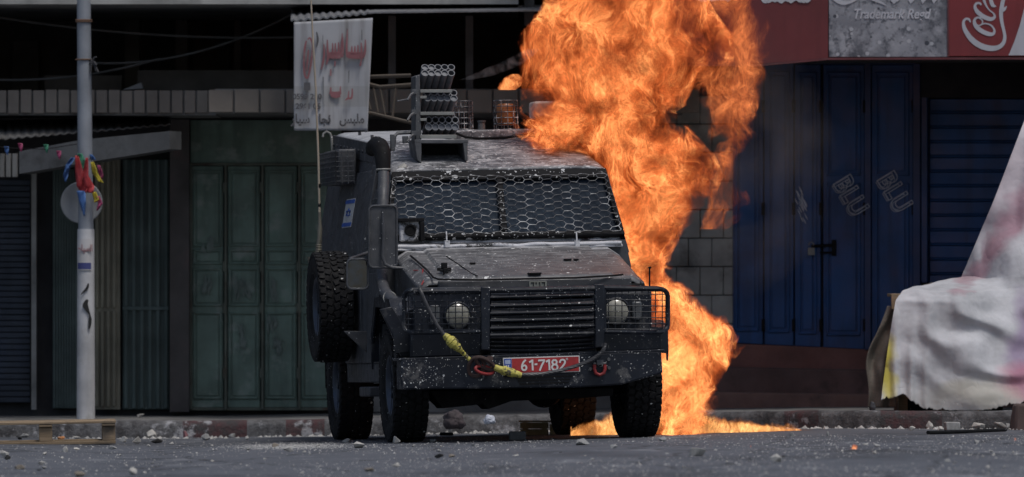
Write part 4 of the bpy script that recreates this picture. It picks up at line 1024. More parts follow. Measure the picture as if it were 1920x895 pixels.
for y0, y1, x1 in ((168, 174, 848), (180, 185, 800), (210, 216, 852), (222, 227, 800), (253, 260, 856)):
    mb.prism([LY(788, y0, .97), LY(x1, y0, .97), LY(x1, y1, .97), LY(788, y1, .97)], (0, .03, 0))
mb.build('rack_rail', MT['rail'], rk, bevel=.002)
mb = MB()
for y in (172, 210, 250): mb.tube([LY(780, y, .96), LY(770, y + 6, .94), LY(764, y + 16, .92)], .009, 6); mb.box(LY(776, y, .97), (.04, .05, .035))
mb.tube([LY(766, 186, .93), LY(745, 190, .9)], .006, 6)
mb.build('rack_lever', MT['frame'], rk)
proto = None
def tubeobj(p_top, p_bot, full):
    d_ = (p_top - p_bot); L_ = d_.length; z = d_.normalized()
    r = .0245
    mb = MB().lathe([(0, r), (L_ - .03, r), (L_ - .03, r + .002), (L_, r + .002), (L_, r - .004), (L_ - (.012 if full else .16), r - .004), (L_ - (.012 if full else .16), .0001)], (0, 0, 0), 'z', 18)
    o = mb.build('launch_tube', MT['tube'], rk, smooth=True, recalc=True)
    o.matrix_local = Matrix.Translation(p_bot) @ Vector((0, 0, 1)).rotation_difference(z).to_matrix().to_4x4()
    return o
rr = random.Random(21)
for (yA, yB_, x0a, x0b, dx, bot, bx, open_) in ((126, 137, 797, 797, 12.3, 168, -9, (2, 3, 4)), (174, 184, 801, 801.5, 12.4, 209, -9, (0, 1, 2, 3, 4)), (225, 238, 804, 804, 12.4, 252, -7, (0, 1, 2, 3, 4))):
    for k in range(5):
        p1 = LY(x0a + dx * k, yA, 1.08); p0 = LY(x0a + dx * k + bx * .9, bot - 6, 1.25); tubeobj(p1, p0, k not in open_)
        p1 = LY(x0b + dx * k, yB_, 1.0); p0 = LY(x0b + dx * k + bx, bot, 1.18); tubeobj(p1, p0, not (yA == 126 and k == 4))

# caged beacons, vent stub, hatch rim on the roof
def wcage(px, py0, py1, wpx, y, name='beacon_cage'):
    c0 = LY(px, py1, y); c1 = LY(px, py0, y); h = c1.z - c0.z; r = wpx / 2 / 259
    mb = MB()
    for k in range(12): a = k * .5236; mb.tube([c0 + Vector((r * math.cos(a), r * math.sin(a), 0)), c0 + Vector((r * math.cos(a), r * math.sin(a), h))], .0035, 5)
    for j in range(6): mb.tube([c0 + Vector((r * math.cos(t), r * math.sin(t), h * j / 5)) for t in [i * .3142 for i in range(20)]], .0035, 5, closed=True)
    for k in range(3): a = k * 1.047; mb.tube([c0 + Vector((r * math.cos(a), r * math.sin(a), h)), c0 + Vector((-r * math.cos(a), -r * math.sin(a), h))], .0035, 5)
    return mb.build(name, MT['wire'], veh), c0, h
wcage(868, 190, 243, 38, 1.9); cg, c0, h = wcage(949, 189, 243, 46, 1.9)
n = NT('amber_plastic'); co = n.coord(); c = n.mix(n.ramp(n.noise(co, 14, 4), .3, .7), (.30, .11, .03), (.18, .06, .02)); n.L.new(c, n.b.inputs['Base Color']); n.b.inputs['Roughness'].default_value = .35
MB().lathe([(0, .0001), (0, .06), (.03, .068), (.14, .066), (.155, .055), (.16, .0001)], c0 + Vector((0, 0, .03)), 'z', 28).build('beacon', n.m, veh, smooth=True)
mb = MB().lathe([(0, .028), (.05, .026), (.055, .032), (.065, .032), (.065, .0001)], LY(903, 243, 1.8), 'z', 16); mb.build('vent_stub', MT['frame'], veh, smooth=True)
c0 = LY(905, 252, 1.72); mb = MB()
mb.bb((c0.x - .25, 1.74, c0.z - .05), (c0.x + .45, 2.3, c0.z + .035)); mb.build('roof_hatch', MT['splash'], veh, bevel=.015)
mb = MB().tube([LY(x, y, 1.70) for x, y in ((855, 250), (872, 257), (900, 260), (950, 258), (975, 254), (1000, 250))], .010, 6); mb.build('hatch_seal', MT['black'], veh, smooth=True)
a = LY(997, 191, 2.2); b = LY(1046, 222, 2.2)
MB().bb((a.x, 2.1, b.z), (b.x, 2.35, a.z)).build('roof_lamp', pmat('milky_lamp', (.4, .36, .32), .5, stain=((.2, .19, .18), 12, .6)), veh, bevel=.02, seg=3)
MB().bb((a.x + .02, 2.12, zr(2.2)), (b.x - .02, 2.33, b.z + .01)).build('lamp_foot', MT['black'], veh)
# whip aerial
mb = MB(); YA = 2.2
b0 = LY(592, 488, YA); 
an = MB().tube([LY(599, 400, YA), LY(597, 300, YA), LY(592, 170, YA), LY(587, 80, YA), LY(582, -20, YA), LY(576, -150, YA)], [.009, .008, .0075, .007, .006, .005], 8).build('aerial', pmat('bamboo_rod', (.36, .31, .24), .6, var=.2), veh, smooth=True)
mb = MB().tube([LY(596, 482, YA), LY(597, 465, YA)], .022, 10).tube([LY(597, 465, YA), LY(599, 450, YA)], [.016, .022], 10).tube([LY(599, 450, YA), LY(600, 425, YA)], .018, 10).tube([LY(600, 425, YA), LY(599, 398, YA)], [.013, .012], 10)
mb.box(LY(588, 487, YA), (.08, .06, .04)); mb.tube([LY(590, 490, YA), (-.9, YA, LY(590, 500, YA).z)], .02, 6)
for k in range(6): mb.tube([LY(597.5, 460 + k * 3, YA) + Vector((.021 * math.cos(t), .021 * math.sin(t), 0)) for t in [i * .5236 for i in range(12)]], .004, 5, closed=True)
mb.build('aerial_spring', pmat('brass_spring', (.17, .16, .13), .5, .4), an, smooth=True)
mb = MB().tube([LY(599, 352, YA), LY(599, 345, YA)], .0105, 8).tube([LY(599, 388, YA), LY(599, 382, YA)], .0105, 8); mb.build('aerial_tape', MT['black'], an)

# loose wires at the left wing
MB().tube([LY(793, 505, -.3), LY(792, 515, -.4), LY(795, 525, -.55), LY(790, 535, -.7)], .005, 6).tube([LY(775, 507, -.2), LY(793, 508, -.3)], .003, 6).build('cable_stub', MT['redpaint'], veh)
mb = MB(); q0 = LY(1218, 540, -.62); q1 = LY(1218, 502, -.62); mb.tube([q0, q1], .006, 6); mb.box(q1, (.02, .02, .012)); mb.build('wing_pin', MT['black'], veh)

# tow cable slung across the guard (rests on the jeep: a thing of its own)
tow = empty('tow_cable', mw=VM); tag(tow, 'steel tow cable with yellow taped ends slung across the jeep bumper', 'tow cable')
m_cable = pmat('steel_cable', (.06, .06, .065), .5, .4, dust=.4, dustc=(.12, .12, .12))
def catm(pts, n=8):
    out = []
    for i in range(len(pts) - 1):
        p0 = pts[max(0, i - 1)]; p1 = pts[i]; p2 = pts[i + 1]; p3 = pts[min(len(pts) - 1, i + 2)]
        for k in range(n):
            t = k / n; out.append(.5 * (2 * p1 + (p2 - p0) * t + (2 * p0 - 5 * p1 + 4 * p2 - p3) * t * t + (3 * p1 - p0 - 3 * p2 + p3) * t ** 3))
    out.append(pts[-1]); return out
YC = YB - .06
def strand(pts, name, m, r, parent, twist=0):
    P_ = catm([LY(*p) for p in pts], 16); mb = MB()
    if not twist: mb.tube(P_, r, 8)
    else:
        for s_ in range(5):
            q_ = []
            for i, p in enumerate(P_):
                t = (P_[min(i + 1, len(P_) - 1)] - P_[max(0, i - 1)]).normalized(); u = t.orthogonal().normalized(); v = t.cross(u); a_ = i * twist + s_ * 1.2566
                q_.append(p + (u * math.cos(a_) + v * math.sin(a_)) * r * .55)
            mb.tube(q_, r * .55, 6)
    return mb.build(name, m, parent, smooth=True)
strand([(788, 536, YG - .02), (789, 546, YG - .06), (797, 566, YG - .07), (810, 592, YG - .07), (822, 614, YG - .07), (836, 632, YG - .07)], 'cable', m_cable, .0125, tow, .35)
strand([(975, 703, YC), (1010, 702, YC - .01), (1050, 695, YC - .01), (1090, 683, YC - .01), (1115, 671, YC - .01), (1130, 658, YC - .02), (1135, 645, YC - .01)], 'cable', m_cable, .0125, tow, .35)
n = NT('yellow_tape'); co = n.coord(); c = n.mix(n.ramp(n.noise(co, 26, 5, .7), .52, .58), (.52, .46, .1), (.07, .06, .04)); n.L.new(c, n.b.inputs['Base Color']); n.b.inputs['Roughness'].default_value = .6; n.bump(n.noise(co, 40, 4), .8, .01)
def lumpy(pts, rad, name):
    P_ = catm([LY(*p) for p in pts], 10); rr = random.Random(len(pts)); nn = len(P_)
    rs = [rad(i / (nn - 1)) * (1 + rr.uniform(-.14, .14)) for i in range(nn)]
    return MB().tube(P_, rs, 12).build(name, n.m, tow, smooth=True)
lumpy([(833, 628, YG - .07), (846, 640, YG - .08), (858, 652, YG - .07), (870, 664, YC), (882, 676, YC)], lambda t: .014 + .026 * math.exp(-((t - .32) / .22) ** 2), 'cable_wrap')
lumpy([(922, 686, YC), (935, 692, YC - .01), (952, 697, YC - .01), (977, 704, YC)], lambda t: .016 + .016 * math.exp(-((t - .6) / .35) ** 2), 'cable_wrap')
m_rust = pmat('rusty_link', (.07, .045, .04), .7, .3, stain=((.16, .07, .05), 20, .6))
def link(cx, cy, ang, a_, b_, r, y, squash=0):
    pts = []
    for i in range(24):
        t = i * 6.28318 / 24; x = a_ * math.cos(t); z = b_ * math.sin(t); ca, sa = math.cos(R(ang)), math.sin(R(ang))
        pts.append(LY(cx + x * ca - z * sa, cy + x * sa + z * ca, y + .03 * math.sin(t + squash)))
    return MB().tube(pts, r, 8, closed=True)
link(893, 688, 20, 14, 18, .014, YC).build('chain_link', m_rust, tow, smooth=True)
link(909, 682, 30, 19, 8, .014, YC - .03, 1).build('chain_link', m_rust, tow, smooth=True)
link(908, 694, 12, 17, 7, .011, YC - .02, 2).build('chain_link', MT['redpaint'], tow, smooth=True)
mb = MB(); c0 = LY(918, 673, YC - .02); mb.cyl(c0 - Vector((0, .03, 0)), c0 + Vector((0, .04, 0)), .022, n=6); mb.tube([c0, LY(922, 684, YC - .02)], .012, 8); mb.build('link_bolt', m_rust, tow)

# ------------------------------------------------------------------ street pole with round disc and ribbons
PO = G(161, 780, PAV); PO = Vector((PO.x, 6.6, g(PO.x, 6.6) + PAV))
def zp(py): return W(0, py, 6.6).z
xp = W(161, 0, 6.6).x
pole = empty('street_pole', (xp, 6.6, PO.z)); tag(pole, 'slim steel street pole, white below and grey above, on the left pavement', 'pole')
def ppart(mb, name, m, par=pole, **k):
    mb.v = [v - Vector((xp, 6.6, PO.z)) for v in mb.v]; return mb.build(name, m, par, **k)
m_pole = wallmat('galvanised_pole', (.23, .25, .28), rough=.5, streak=.3, bump=.1)
m_polew = wallmat('white_pole_paint', (.48, .48, .49), rough=.6, stain=((.3, .29, .27), 5, .7), streak=.35, bump=.3)
ppart(MB().tube([(xp - .02, 6.6, zp(-120)), (xp - .016, 6.6, zp(0)), (xp - .01, 6.6, zp(200)), (xp, 6.6, zp(432))], [.052, .054, .057, .060], 20), 'upper_pole', m_pole, smooth=True)
ppart(MB().tube([(xp, 6.6, zp(430)), (xp, 6.6, PO.z - .02)], [.066, .072], 24), 'painted_base', m_polew, smooth=True)
mb = MB()
for y in (38, 41, 112): mb.tube([(xp - .016 + .062 * math.cos(t), 6.6 + .062 * math.sin(t), zp(y)) for t in [i * .3142 for i in range(20)]], .006, 6, closed=True)
ppart(mb, 'pole_band', wallmat('rust_band', (.14, .08, .05)))
mb = MB(); rr = random.Random(1)
p = Vector((xp + .05, 6.55, zp(120)))
for k in range(9): q_ = p + Vector((rr.uniform(-.03, .06), rr.uniform(-.03, .03), rr.uniform(-.07, .06))); mb.tube([p, (p + q_) / 2 + Vector((0, 0, .02)), q_], .008, 5)
ppart(mb, 'wire_knot', wallmat('knot_dark', (.05, .05, .055)))
# stuck notices and drips on the painted base
Pp = Yplane(6.6 - .075)
def bent(name, x0, y0, x1, y1, m, r=.0735):
    mb = MB()
    def fn(u, v):
        a = math.asin(clamp(((x0 + (x1 - x0) * u) - 161.5) / 240 / r, -.98, .98)); return (xp + r * math.sin(a), 6.6 - r * math.cos(a), zp(y0 + (y1 - y0) * v))
    mb.grid(fn, 10, 2); return ppart(mb, name, m, solid=.001)
bent('notice', 146, 448, 173, 507, wallmat('notice_paper', (.45, .44, .44), bump=0)); bent('blue_strip', 147, 493, 172, 505, wallmat('notice_blue', (.05, .06, .18)), r=.0745)
def fpp(px, py, t=.0): m4 = face_mat(Pp, px, py, t); m4.translation -= Vector((xp, 6.6, PO.z)); return m4
text_mesh('notice_writing', word([('ا', 'i'), ('ل', 's'), ('س', 'm'), ('ي', 'm'), ('ا', 'f'), ('ج', 's')]), .075, m_red, fpp(160, 466), pole, offset=.001, sx=.6)
mb = MB()
stroke(mb, Pp, [(166, 532, 3), (163, 541, 5), (156, 548, 3), (152, 553, 1)], 0, .003); ppart(mb, 'spray_mark', wallmat('spray_ink', (.02, .02, .02))); mb = MB()
stroke(mb, Pp, [(164, 562, 4), (160, 572, 10), (163, 580, 8), (168, 590, 3), (169, 600, 6), (168, 612, 5), (167, 618, 1)], 0, .003)
ppart(mb, 'spray_mark', wallmat('spray_black', (.02, .02, .02)))
# disc
c0 = W(153, 380, 6.78); mb = MB().lathe([(0, .0001), (.006, .08), (.016, .158), (.0, .165), (-.006, .158), (.0, .0001)], c0, 'y', 40)
o = mb.build('round_sign', wallmat('disc_grey', (.2, .21, .22), rough=.4), smooth=True, origin=c0); tag(o, 'round grey metal disc fixed behind the street pole under the ribbons', 'sign')
rb = empty('ribbon_bunch', tuple(W(158, 340, 6.5))); tag(rb, 'bunch of coloured cloth ribbons tied around the street pole', 'ribbons')
ro_ = W(158, 340, 6.5)
cols = {'red': (.32, .03, .035), 'blue': (.05, .12, .30), 'yellow': (.40, .33, .03), 'green': (.04, .2, .12), 'pink': (.32, .05, .13)}
MC = {k: wallmat(k + '_cloth', v, rough=.7, bump=.1) for k, v in cols.items()}
def ribbon(pts, cname, name='ribbon', Y=6.5, wob=.02, par=rb, org=ro_):
    L_ = []
    out = []
    for i in range(len(pts) - 1):
        for k in range(6):
            t = k / 6; out.append([a + (b - a) * t for a, b in zip(pts[i], pts[i + 1])])
    out.append(list(pts[-1])); mb = MB(); n_ = len(out)
    for i, (x, y, w_) in enumerate(out):
        for s_ in (-1, -.3, .4, 1): p = W(x + s_ * w_ / 2, y, Y + wob * math.sin(i * .6 + s_ * 2)); mb.v.append(p - org)
    for i in range(n_ - 1):
        for k in range(3): a = i * 4 + k; mb.f.append((a, a + 1, a + 5, a + 4))
    return mb.build(name, MC[cname], par, smooth=True, solid=.003)
ribbon([(150, 288, 8), (152, 300, 14), (157, 318, 6)], 'green'); ribbon([(144, 292, 6), (149, 325, 16), (154, 350, 20), (158, 362, 10)], 'red', Y=6.48); ribbon([(163, 296, 4), (160, 330, 12), (168, 350, 18), (170, 362, 10)], 'red', Y=6.46)
ribbon([(137, 296, 8), (128, 310, 10), (123, 328, 9), (123, 341, 3)], 'blue'); ribbon([(152, 358, 16), (155, 380, 12), (158, 405, 2)], 'blue', Y=6.45); ribbon([(173, 304, 6), (178, 325, 11), (188, 340, 8), (193, 343, 3)], 'yellow', Y=6.5); ribbon([(176, 360, 8), (181, 375, 10), (178, 380, 3)], 'yellow'); ribbon([(185, 310, 5), (190, 330, 9), (190, 338, 3)], 'pink', Y=6.55); ribbon([(184, 368, 5), (188, 382, 9), (182, 395, 3)], 'pink'); ribbon([(170, 290, 6), (176, 300, 8)], 'blue', Y=6.55)
bo = W(90, 290, 6.7); bn2 = empty('bunting', tuple(bo)); tag(bn2, 'string of small faded pennants running left from the pole over the awning', 'bunting')
mb = MB().tube([W(x, y, 6.7) - bo for x, y in ((-60, 268), (20, 278), (85, 280), (145, 270))], .003, 5); mb.build('string', MT['black'], bn2)
for x, y, c_ in ((38, 276, 'pink'), (86, 278, 'green'), (110, 290, 'pink'), (12, 282, 'blue')): ribbon([(x, y - 7, 9), (x + 1, y + 2, 7), (x + 2, y + 9, 1)], c_, 'pennant', 6.7, .01, bn2, bo)

# ------------------------------------------------------------------ wooden pallet
pg_ = G(110, 834); pal = empty('wooden_pallet', (pg_.x, pg_.y, pg_.z)); tag(pal, 'weathered wooden pallet lying flat at the left edge of the road', 'pallet')
pal.rotation_euler = (0, R(-1.0), R(3))
n = NT('pallet_wood'); co = n.coord(); c = n.mix(n.ramp(n.noise(co, 7, 5, .6, sx=(.12, 1, 3)), .3, .7), (.16, .115, .07), (.34, .25, .16)); c = n.mix(n.ramp(n.noise(co, 5, 4), .5, .75), c, (.07, .06, .05))
n.L.new(c, n.b.inputs['Base Color']); n.b.inputs['Roughness'].default_value = .8; n.bump(n.noise(co, 18, 4, sx=(.1, 1, 3)), .5, .006); m_wood = n.m
xl, xr = (-60 - 110) / 266, (220 - 110) / 266
for k in range(3):
    y = .02 + k * .36
    MB().bb((xl, y, .0), (xr - .004, y + .09, .022)).build('bottom_board', m_wood, pal, bevel=.003)
    for x in (xl + .02, -.14, xr - .1): MB().bb((x, y + .004, .023), (x + .095, y + .086, .128)).build('block', m_wood, pal, bevel=.004)
    x = (xl + .02, -.14, xr - .1)[k]; MB().bb((x, .004, .129), (x + .095, .85, .147)).build('stringer_board', m_wood, pal, bevel=.003)
for k in range(5): MB().bb((xl, .0 + k * .19, .148), (xr, .09 + k * .19, .166)).build('top_board', m_wood, pal, bevel=.003)

# ------------------------------------------------------------------ market stall under its sheet
def T(px, py, Y): return W(px, py, Y)
st0 = W(1800, 600, 4.8); st0 = Vector((st0.x, 4.8, g(st0.x, 4.8) + PAV))
stall = empty('market_stall', tuple(st0)); tag(stall, 'plank market stall hidden under the stained sheet on the right pavement', 'stall')
def stp(mb, name, m, **k): mb.v = [v - st0 for v in mb.v]; return mb.build(name, m, stall, **k)
xa = W(1672, 0, 4.45).x; zt_ = W(0, 548, 4.45).z
stp(MB().bb((xa, 4.35, zt_ - .035), (W(1790, 0, 4.45).x, 5.25, zt_ - .012)), 'table_top', m_wood, bevel=.004)
stp(MB().bb((xa - .01, 4.3, zt_ - .13), (xa + .11, 4.345, zt_ - .012)), 'edge_board', m_wood, bevel=.004)
for x in (xa + .05, W(1775, 0, 4.45).x - .07): stp(MB().bb((x, 4.45, st0.z - .02), (x + .07, 4.52, zt_ - .036)), 'leg', m_wood); stp(MB().bb((x, 5.15, st0.z - .02), (x + .07, 5.22, zt_ - .036)), 'leg', m_wood)
stp(MB().bb((xa + .13, 4.7, st0.z - .02), (W(1880, 0, 4.7).x, 5.1, st0.z + .5)), 'dark_void_fill', MT['black'])  # added black block, stands in for the dark void under the sheet
stp(MB().bb((W(1935, 0, 5.4).x, 5.35, st0.z), (W(1935, 0, 5.4).x + .06, 5.41, 2.5)), 'rear_post', m_wood)
n = NT('stained_sheet'); co = n.coord(); sp_ = n.sep(co); X, Z_ = sp_[0], sp_[2]
wv = n.vec('ADD', co, n.vec('SCALE', n.noise(co, 2.2, 3, colr=True), sc=.35)); sw = n.sep(wv)
base = n.mix(n.ramp(n.noise(co, 3, 5, .6), .3, .7), (.36, .37, .39), (.56, .57, .60))
base = n.mix(n.math('MULTIPLY', n.ramp(n.noise(co, 8, 7, .75), .5, .75), .35), base, (.25, .25, .26))
def blob(cx, cz, rx, rz, colr, amt, base):
    dx = n.math('DIVIDE', n.math('SUBTRACT', sw[0], cx + .17), rx); dz = n.math('DIVIDE', n.math('SUBTRACT', sw[2], cz + .17), rz)
    r2 = n.math('ADD', n.math('MULTIPLY', dx, dx), n.math('MULTIPLY', dz, dz)); return n.mix(n.math('MULTIPLY', n.ramp(r2, 1.6, .3), amt), base, colr)
def sl(px, py): p = W(px, py, 4.3); return p.x - st0.x, p.z - st0.z
for (px, py, rx, rz, c_, a_) in ((1815, 520, .1, .07, (.32, .13, .17), .5), (1848, 492, .1, .09, (.32, .12, .17), .6), (1876, 458, .1, .1, (.32, .11, .16), .65), (1905, 420, .1, .12, (.33, .10, .16), .7), (1932, 380, .1, .14, (.33, .10, .16), .7), (1900, 330, .3, .5, (.36, .28, .32), .5), (1668, 690, .085, .22, (.52, .46, .1), 1.), (1925, 640, .12, .35, (.25, .18, .3), .75), (1930, 715, .2, .14, (.38, .14, .2), .7), (1830, 735, .3, .1, (.42, .38, .22), .35), (1935, 590, .09, .06, (.12, .1, .12), .8), (1810, 750, .5, .12, (.34, .33, .3), .5)):
    a, b = sl(px, py); base = blob(a, b, rx, rz, c_, a_, base)
n.L.new(base, n.b.inputs['Base Color']); n.b.inputs['Roughness'].default_value = .8; n.b.inputs['Specular IOR Level'].default_value = .25
n.bump(n.math('ABSOLUTE', n.math('SUBTRACT', n.noise(co, 3.2, 3, .5), .5)), .8, .05); m_sheet = n.m
rows_ = [(0, 2005, 60, 5.75), (.2, 1925, 215, 5.6), (.33, 1862, 380, 5.4), (.45, 1803, 520, 5.2), (.52, 1745, 533, 4.75), (.58, 1692, 545, 4.27), (.62, 1679, 565, 4.2), (.8, 1664, 660, 4.16), (1., 1652, 752, 4.12)]
def tarp(u, v):
    for (v0, *a), (v1, *b) in zip(rows_, rows_[1:]):
        if v <= v1 + 1e-9:
            t = (v - v0) / (v1 - v0); t2 = t; px, py, Y = [p + (q - p) * t2 for p, q in zip(a, b)]; break
    x0 = px; pxx = x0 + (2350 - x0) * u ** 1.25
    f = clamp((v - .56) / .1, 0, 1)                      # hanging front part
    up = 1 - clamp((v - .42) / .06, 0, 1)
    if f > 0:
        tb_ = ((1650, 748), (1698, 742), (1728, 764), (1795, 774), (1850, 770), (1920, 752), (2400, 750))
        for (xa_, ya_), (xb_, yb_) in zip(tb_, tb_[1:]):
            if xa_ <= pxx <= xb_: py += f * (v - .56) / .44 * (ya_ + (yb_ - ya_) * (pxx - xa_) / (xb_ - xa_) - 752)
    if v > .97: py += 9 * mnoise.noise(Vector((pxx * .05, 0, 7))) + 5 * mnoise.noise(Vector((pxx * .2, 0, 3)))
    lin = 5.75 - 1.63 * clamp((py - 60) / 700, 0, 1); k_ = clamp((pxx - 1790) / 110, 0, 1); k_ = k_ * k_ * (3 - 2 * k_); Y = Y + (lin - Y) * k_
    nz_ = mnoise.noise(Vector((pxx * .012, py * .012, 1)))
    dx, dy = pxx - 1905, (py - 470) * .9; r = math.hypot(dx, dy) + 16 * nz_; th = math.degrees(math.atan2(dy, -dx))   # 0 = to the left, 90 = straight down
    win = math.exp(-((th - 62) / 42) ** 2) * clamp((r - 60) / 60, 0, 1) * math.exp(-(max(0, r - 190) / 60) ** 2)
    def crease(ph): return (.5 + .5 * math.cos(2 * ph)) ** 1.7
    d = f * .07 * win * crease((r + 26 * mnoise.noise(Vector((pxx * .009, py * .014, 6)))) * math.pi / 68)
    d += f * .055 * crease(pxx * math.pi / 30 + 1.4 * mnoise.noise(Vector((pxx * .01, py * .008, 4)))) * math.exp(-((pxx - 1690) / 45) ** 2) * clamp((v - .6) * 2.2, 0, 1)
    an = math.atan2(py + 260, 2010 - pxx)
    d += (1 - f) * .06 * crease(an * 26 + .8 * nz_) * clamp(1 - (v - .44) * 6, 0, 1) + f * k_ * .07 * crease(an * 22 + .9 * nz_) * clamp((760 - py) / 200, 0, 1)
    d += .04 * mnoise.noise(Vector((pxx * .014, py * .02, 2)))
    p = W(pxx, py, Y - d)
    if .44 < v < .6: p.z += .02 * mnoise.noise(Vector((pxx * .03, Y * 3, 0)))
    if v > .45: p.z = max(p.z, g(p.x, p.y) + PAV + .01)
    return p - st0
mb = MB().grid(tarp, 220, 220); o = mb.build('stained_sheet', m_sheet, None, smooth=True, solid=.006); o.location = st0
tag(o, 'large white stained plastic sheet draped over the stall at the right edge', 'sheet')
n = NT('burlap'); co = n.coord(); c = n.mix(n.ramp(n.noise(co, 6, 5, .65), .3, .7), (.10, .09, .075), (.20, .18, .155)); n.L.new(c, n.b.inputs['Base Color']); n.b.inputs['Roughness'].default_value = .95; n.bump(n.noise(co, 60, 4), .6, .01); m_burl = n.m
def burl(u, v):
    px = 1664 - 38 * math.sin(min(1, v * 1.6) * 1.5) + (46 + 6 * v) * u + 3 * math.sin(v * 9); py = 574 + 190 * v + 8 * u * 0
    d = .03 * math.sin(u * 9 + v * 4) + .03 * mnoise.noise(Vector((u * 3, v * 5, 8)))
    p = W(px, py, 4.36 - d); p.z = max(p.z, g(p.x, p.y) + PAV + .005); return p
o = MB().grid(burl, 24, 60); c0 = W(1650, 680, 4.36); o = o.build('burlap_sack', m_burl, smooth=True, solid=.008, origin=c0); tag(o, 'brown burlap cloth hanging down at the left end of the stall', 'sack cloth')
def rag(u, v):
    px = 1712 + 88 * u; py = 545 - 16 * math.sin(math.pi * min(1, .15 + u * .8)) * v - 4 * v; p = W(px, py, 4.5 + .5 * v); p.z = zt_ + .01 + .06 * v * math.sin(math.pi * u) + .012 * mnoise.noise(Vector((u * 8, v * 5, 0))); return p
o = MB().grid(rag, 40, 14); c0 = W(1755, 540, 4.7); o = o.build('folded_cloth', m_burl, smooth=True, solid=.012, origin=c0); tag(o, 'crumpled grey-brown cloth lying on the stall top behind the sheet', 'cloth')

# stone post at the right edge
n_post = W(1925, 0, 3.08); n_post.z = g(n_post.x, 3.08); mb = MB().cyl(n_post - Vector((0, 0, .03)), n_post + Vector((0, 0, .19)), .14, .105, 8); o = mb.build('stone_post', wallmat('post_stone', (.09, .065, .06), stain=((.14, .13, .13), 6, .6)), bevel=.02, origin=n_post); tag(o, 'squat dark stone stump at the kerb, cut by the right edge', 'stone post')

# ------------------------------------------------------------------ debris
def stone_mat(name, c): return pmat(name, c, .9, var=.25, vs_=18, stain=((c[0] * .55, c[1] * .53, c[2] * .5), 14, .6), bump=.7, bsc=60)
MS = [stone_mat('pale_stone', (.42, .405, .375)), stone_mat('grey_stone', (.27, .27, .265)), stone_mat('brown_stone', (.22, .19, .155)), stone_mat('black_chunk', (.015, .015, .015)), stone_mat('pink_stone', (.26, .12, .13)), stone_mat('orange_stone', (.42, .18, .07))]
def rock(sx, sy, sz, seed, m, kind=0):
    rr = random.Random(seed); bm = bmesh.new()
    for _ in range(12):
        v = Vector([rr.gauss(0, 1) for _ in range(3)]).normalized() * rr.uniform(.40, .56); bm.verts.new((v.x * sx, v.y * sy, v.z * sz))
    q = bmesh.ops.convex_hull(bm, input=bm.verts)
    bmesh.ops.delete(bm, geom=[e for e in q['geom_interior'] if isinstance(e, bmesh.types.BMVert)], context='VERTS')
    bmesh.ops.bevel(bm, geom=list(bm.edges), offset=min(sx, sz) * .025, segments=1, affect='EDGES')
    zmin = min(v.co.z for v in bm.verts)
    for v in bm.verts: v.co.z -= zmin + sz * .06
    me = bpy.data.meshes.new('stone'); bm.to_mesh(me); bm.free(); me.materials.append(m)
    return me
def stone(px, py, wpx, hpx, mi, label, pav=False, name='stone', cat='stone', group=None, dz=0):
    p = G(px, py, PAV if pav else 0); s = 16000 / (p.y + 60)
    if not pav and p.y > kerb_y(p.x) - .06: p.y = kerb_y(p.x) - .08; p.z = g(p.x, p.y)
    o = bpy.data.objects.new(name, rock(wpx / s * 1.12, wpx / s * .9, hpx / s * 1.25, int(px * 7 + py), MS[mi])); o.data.name = name; col.objects.link(o)
    o.location = (p.x, p.y, p.z + dz); o.rotation_euler.z = random.Random(px).uniform(-.5, .5)
    tag(o, label, cat, group)
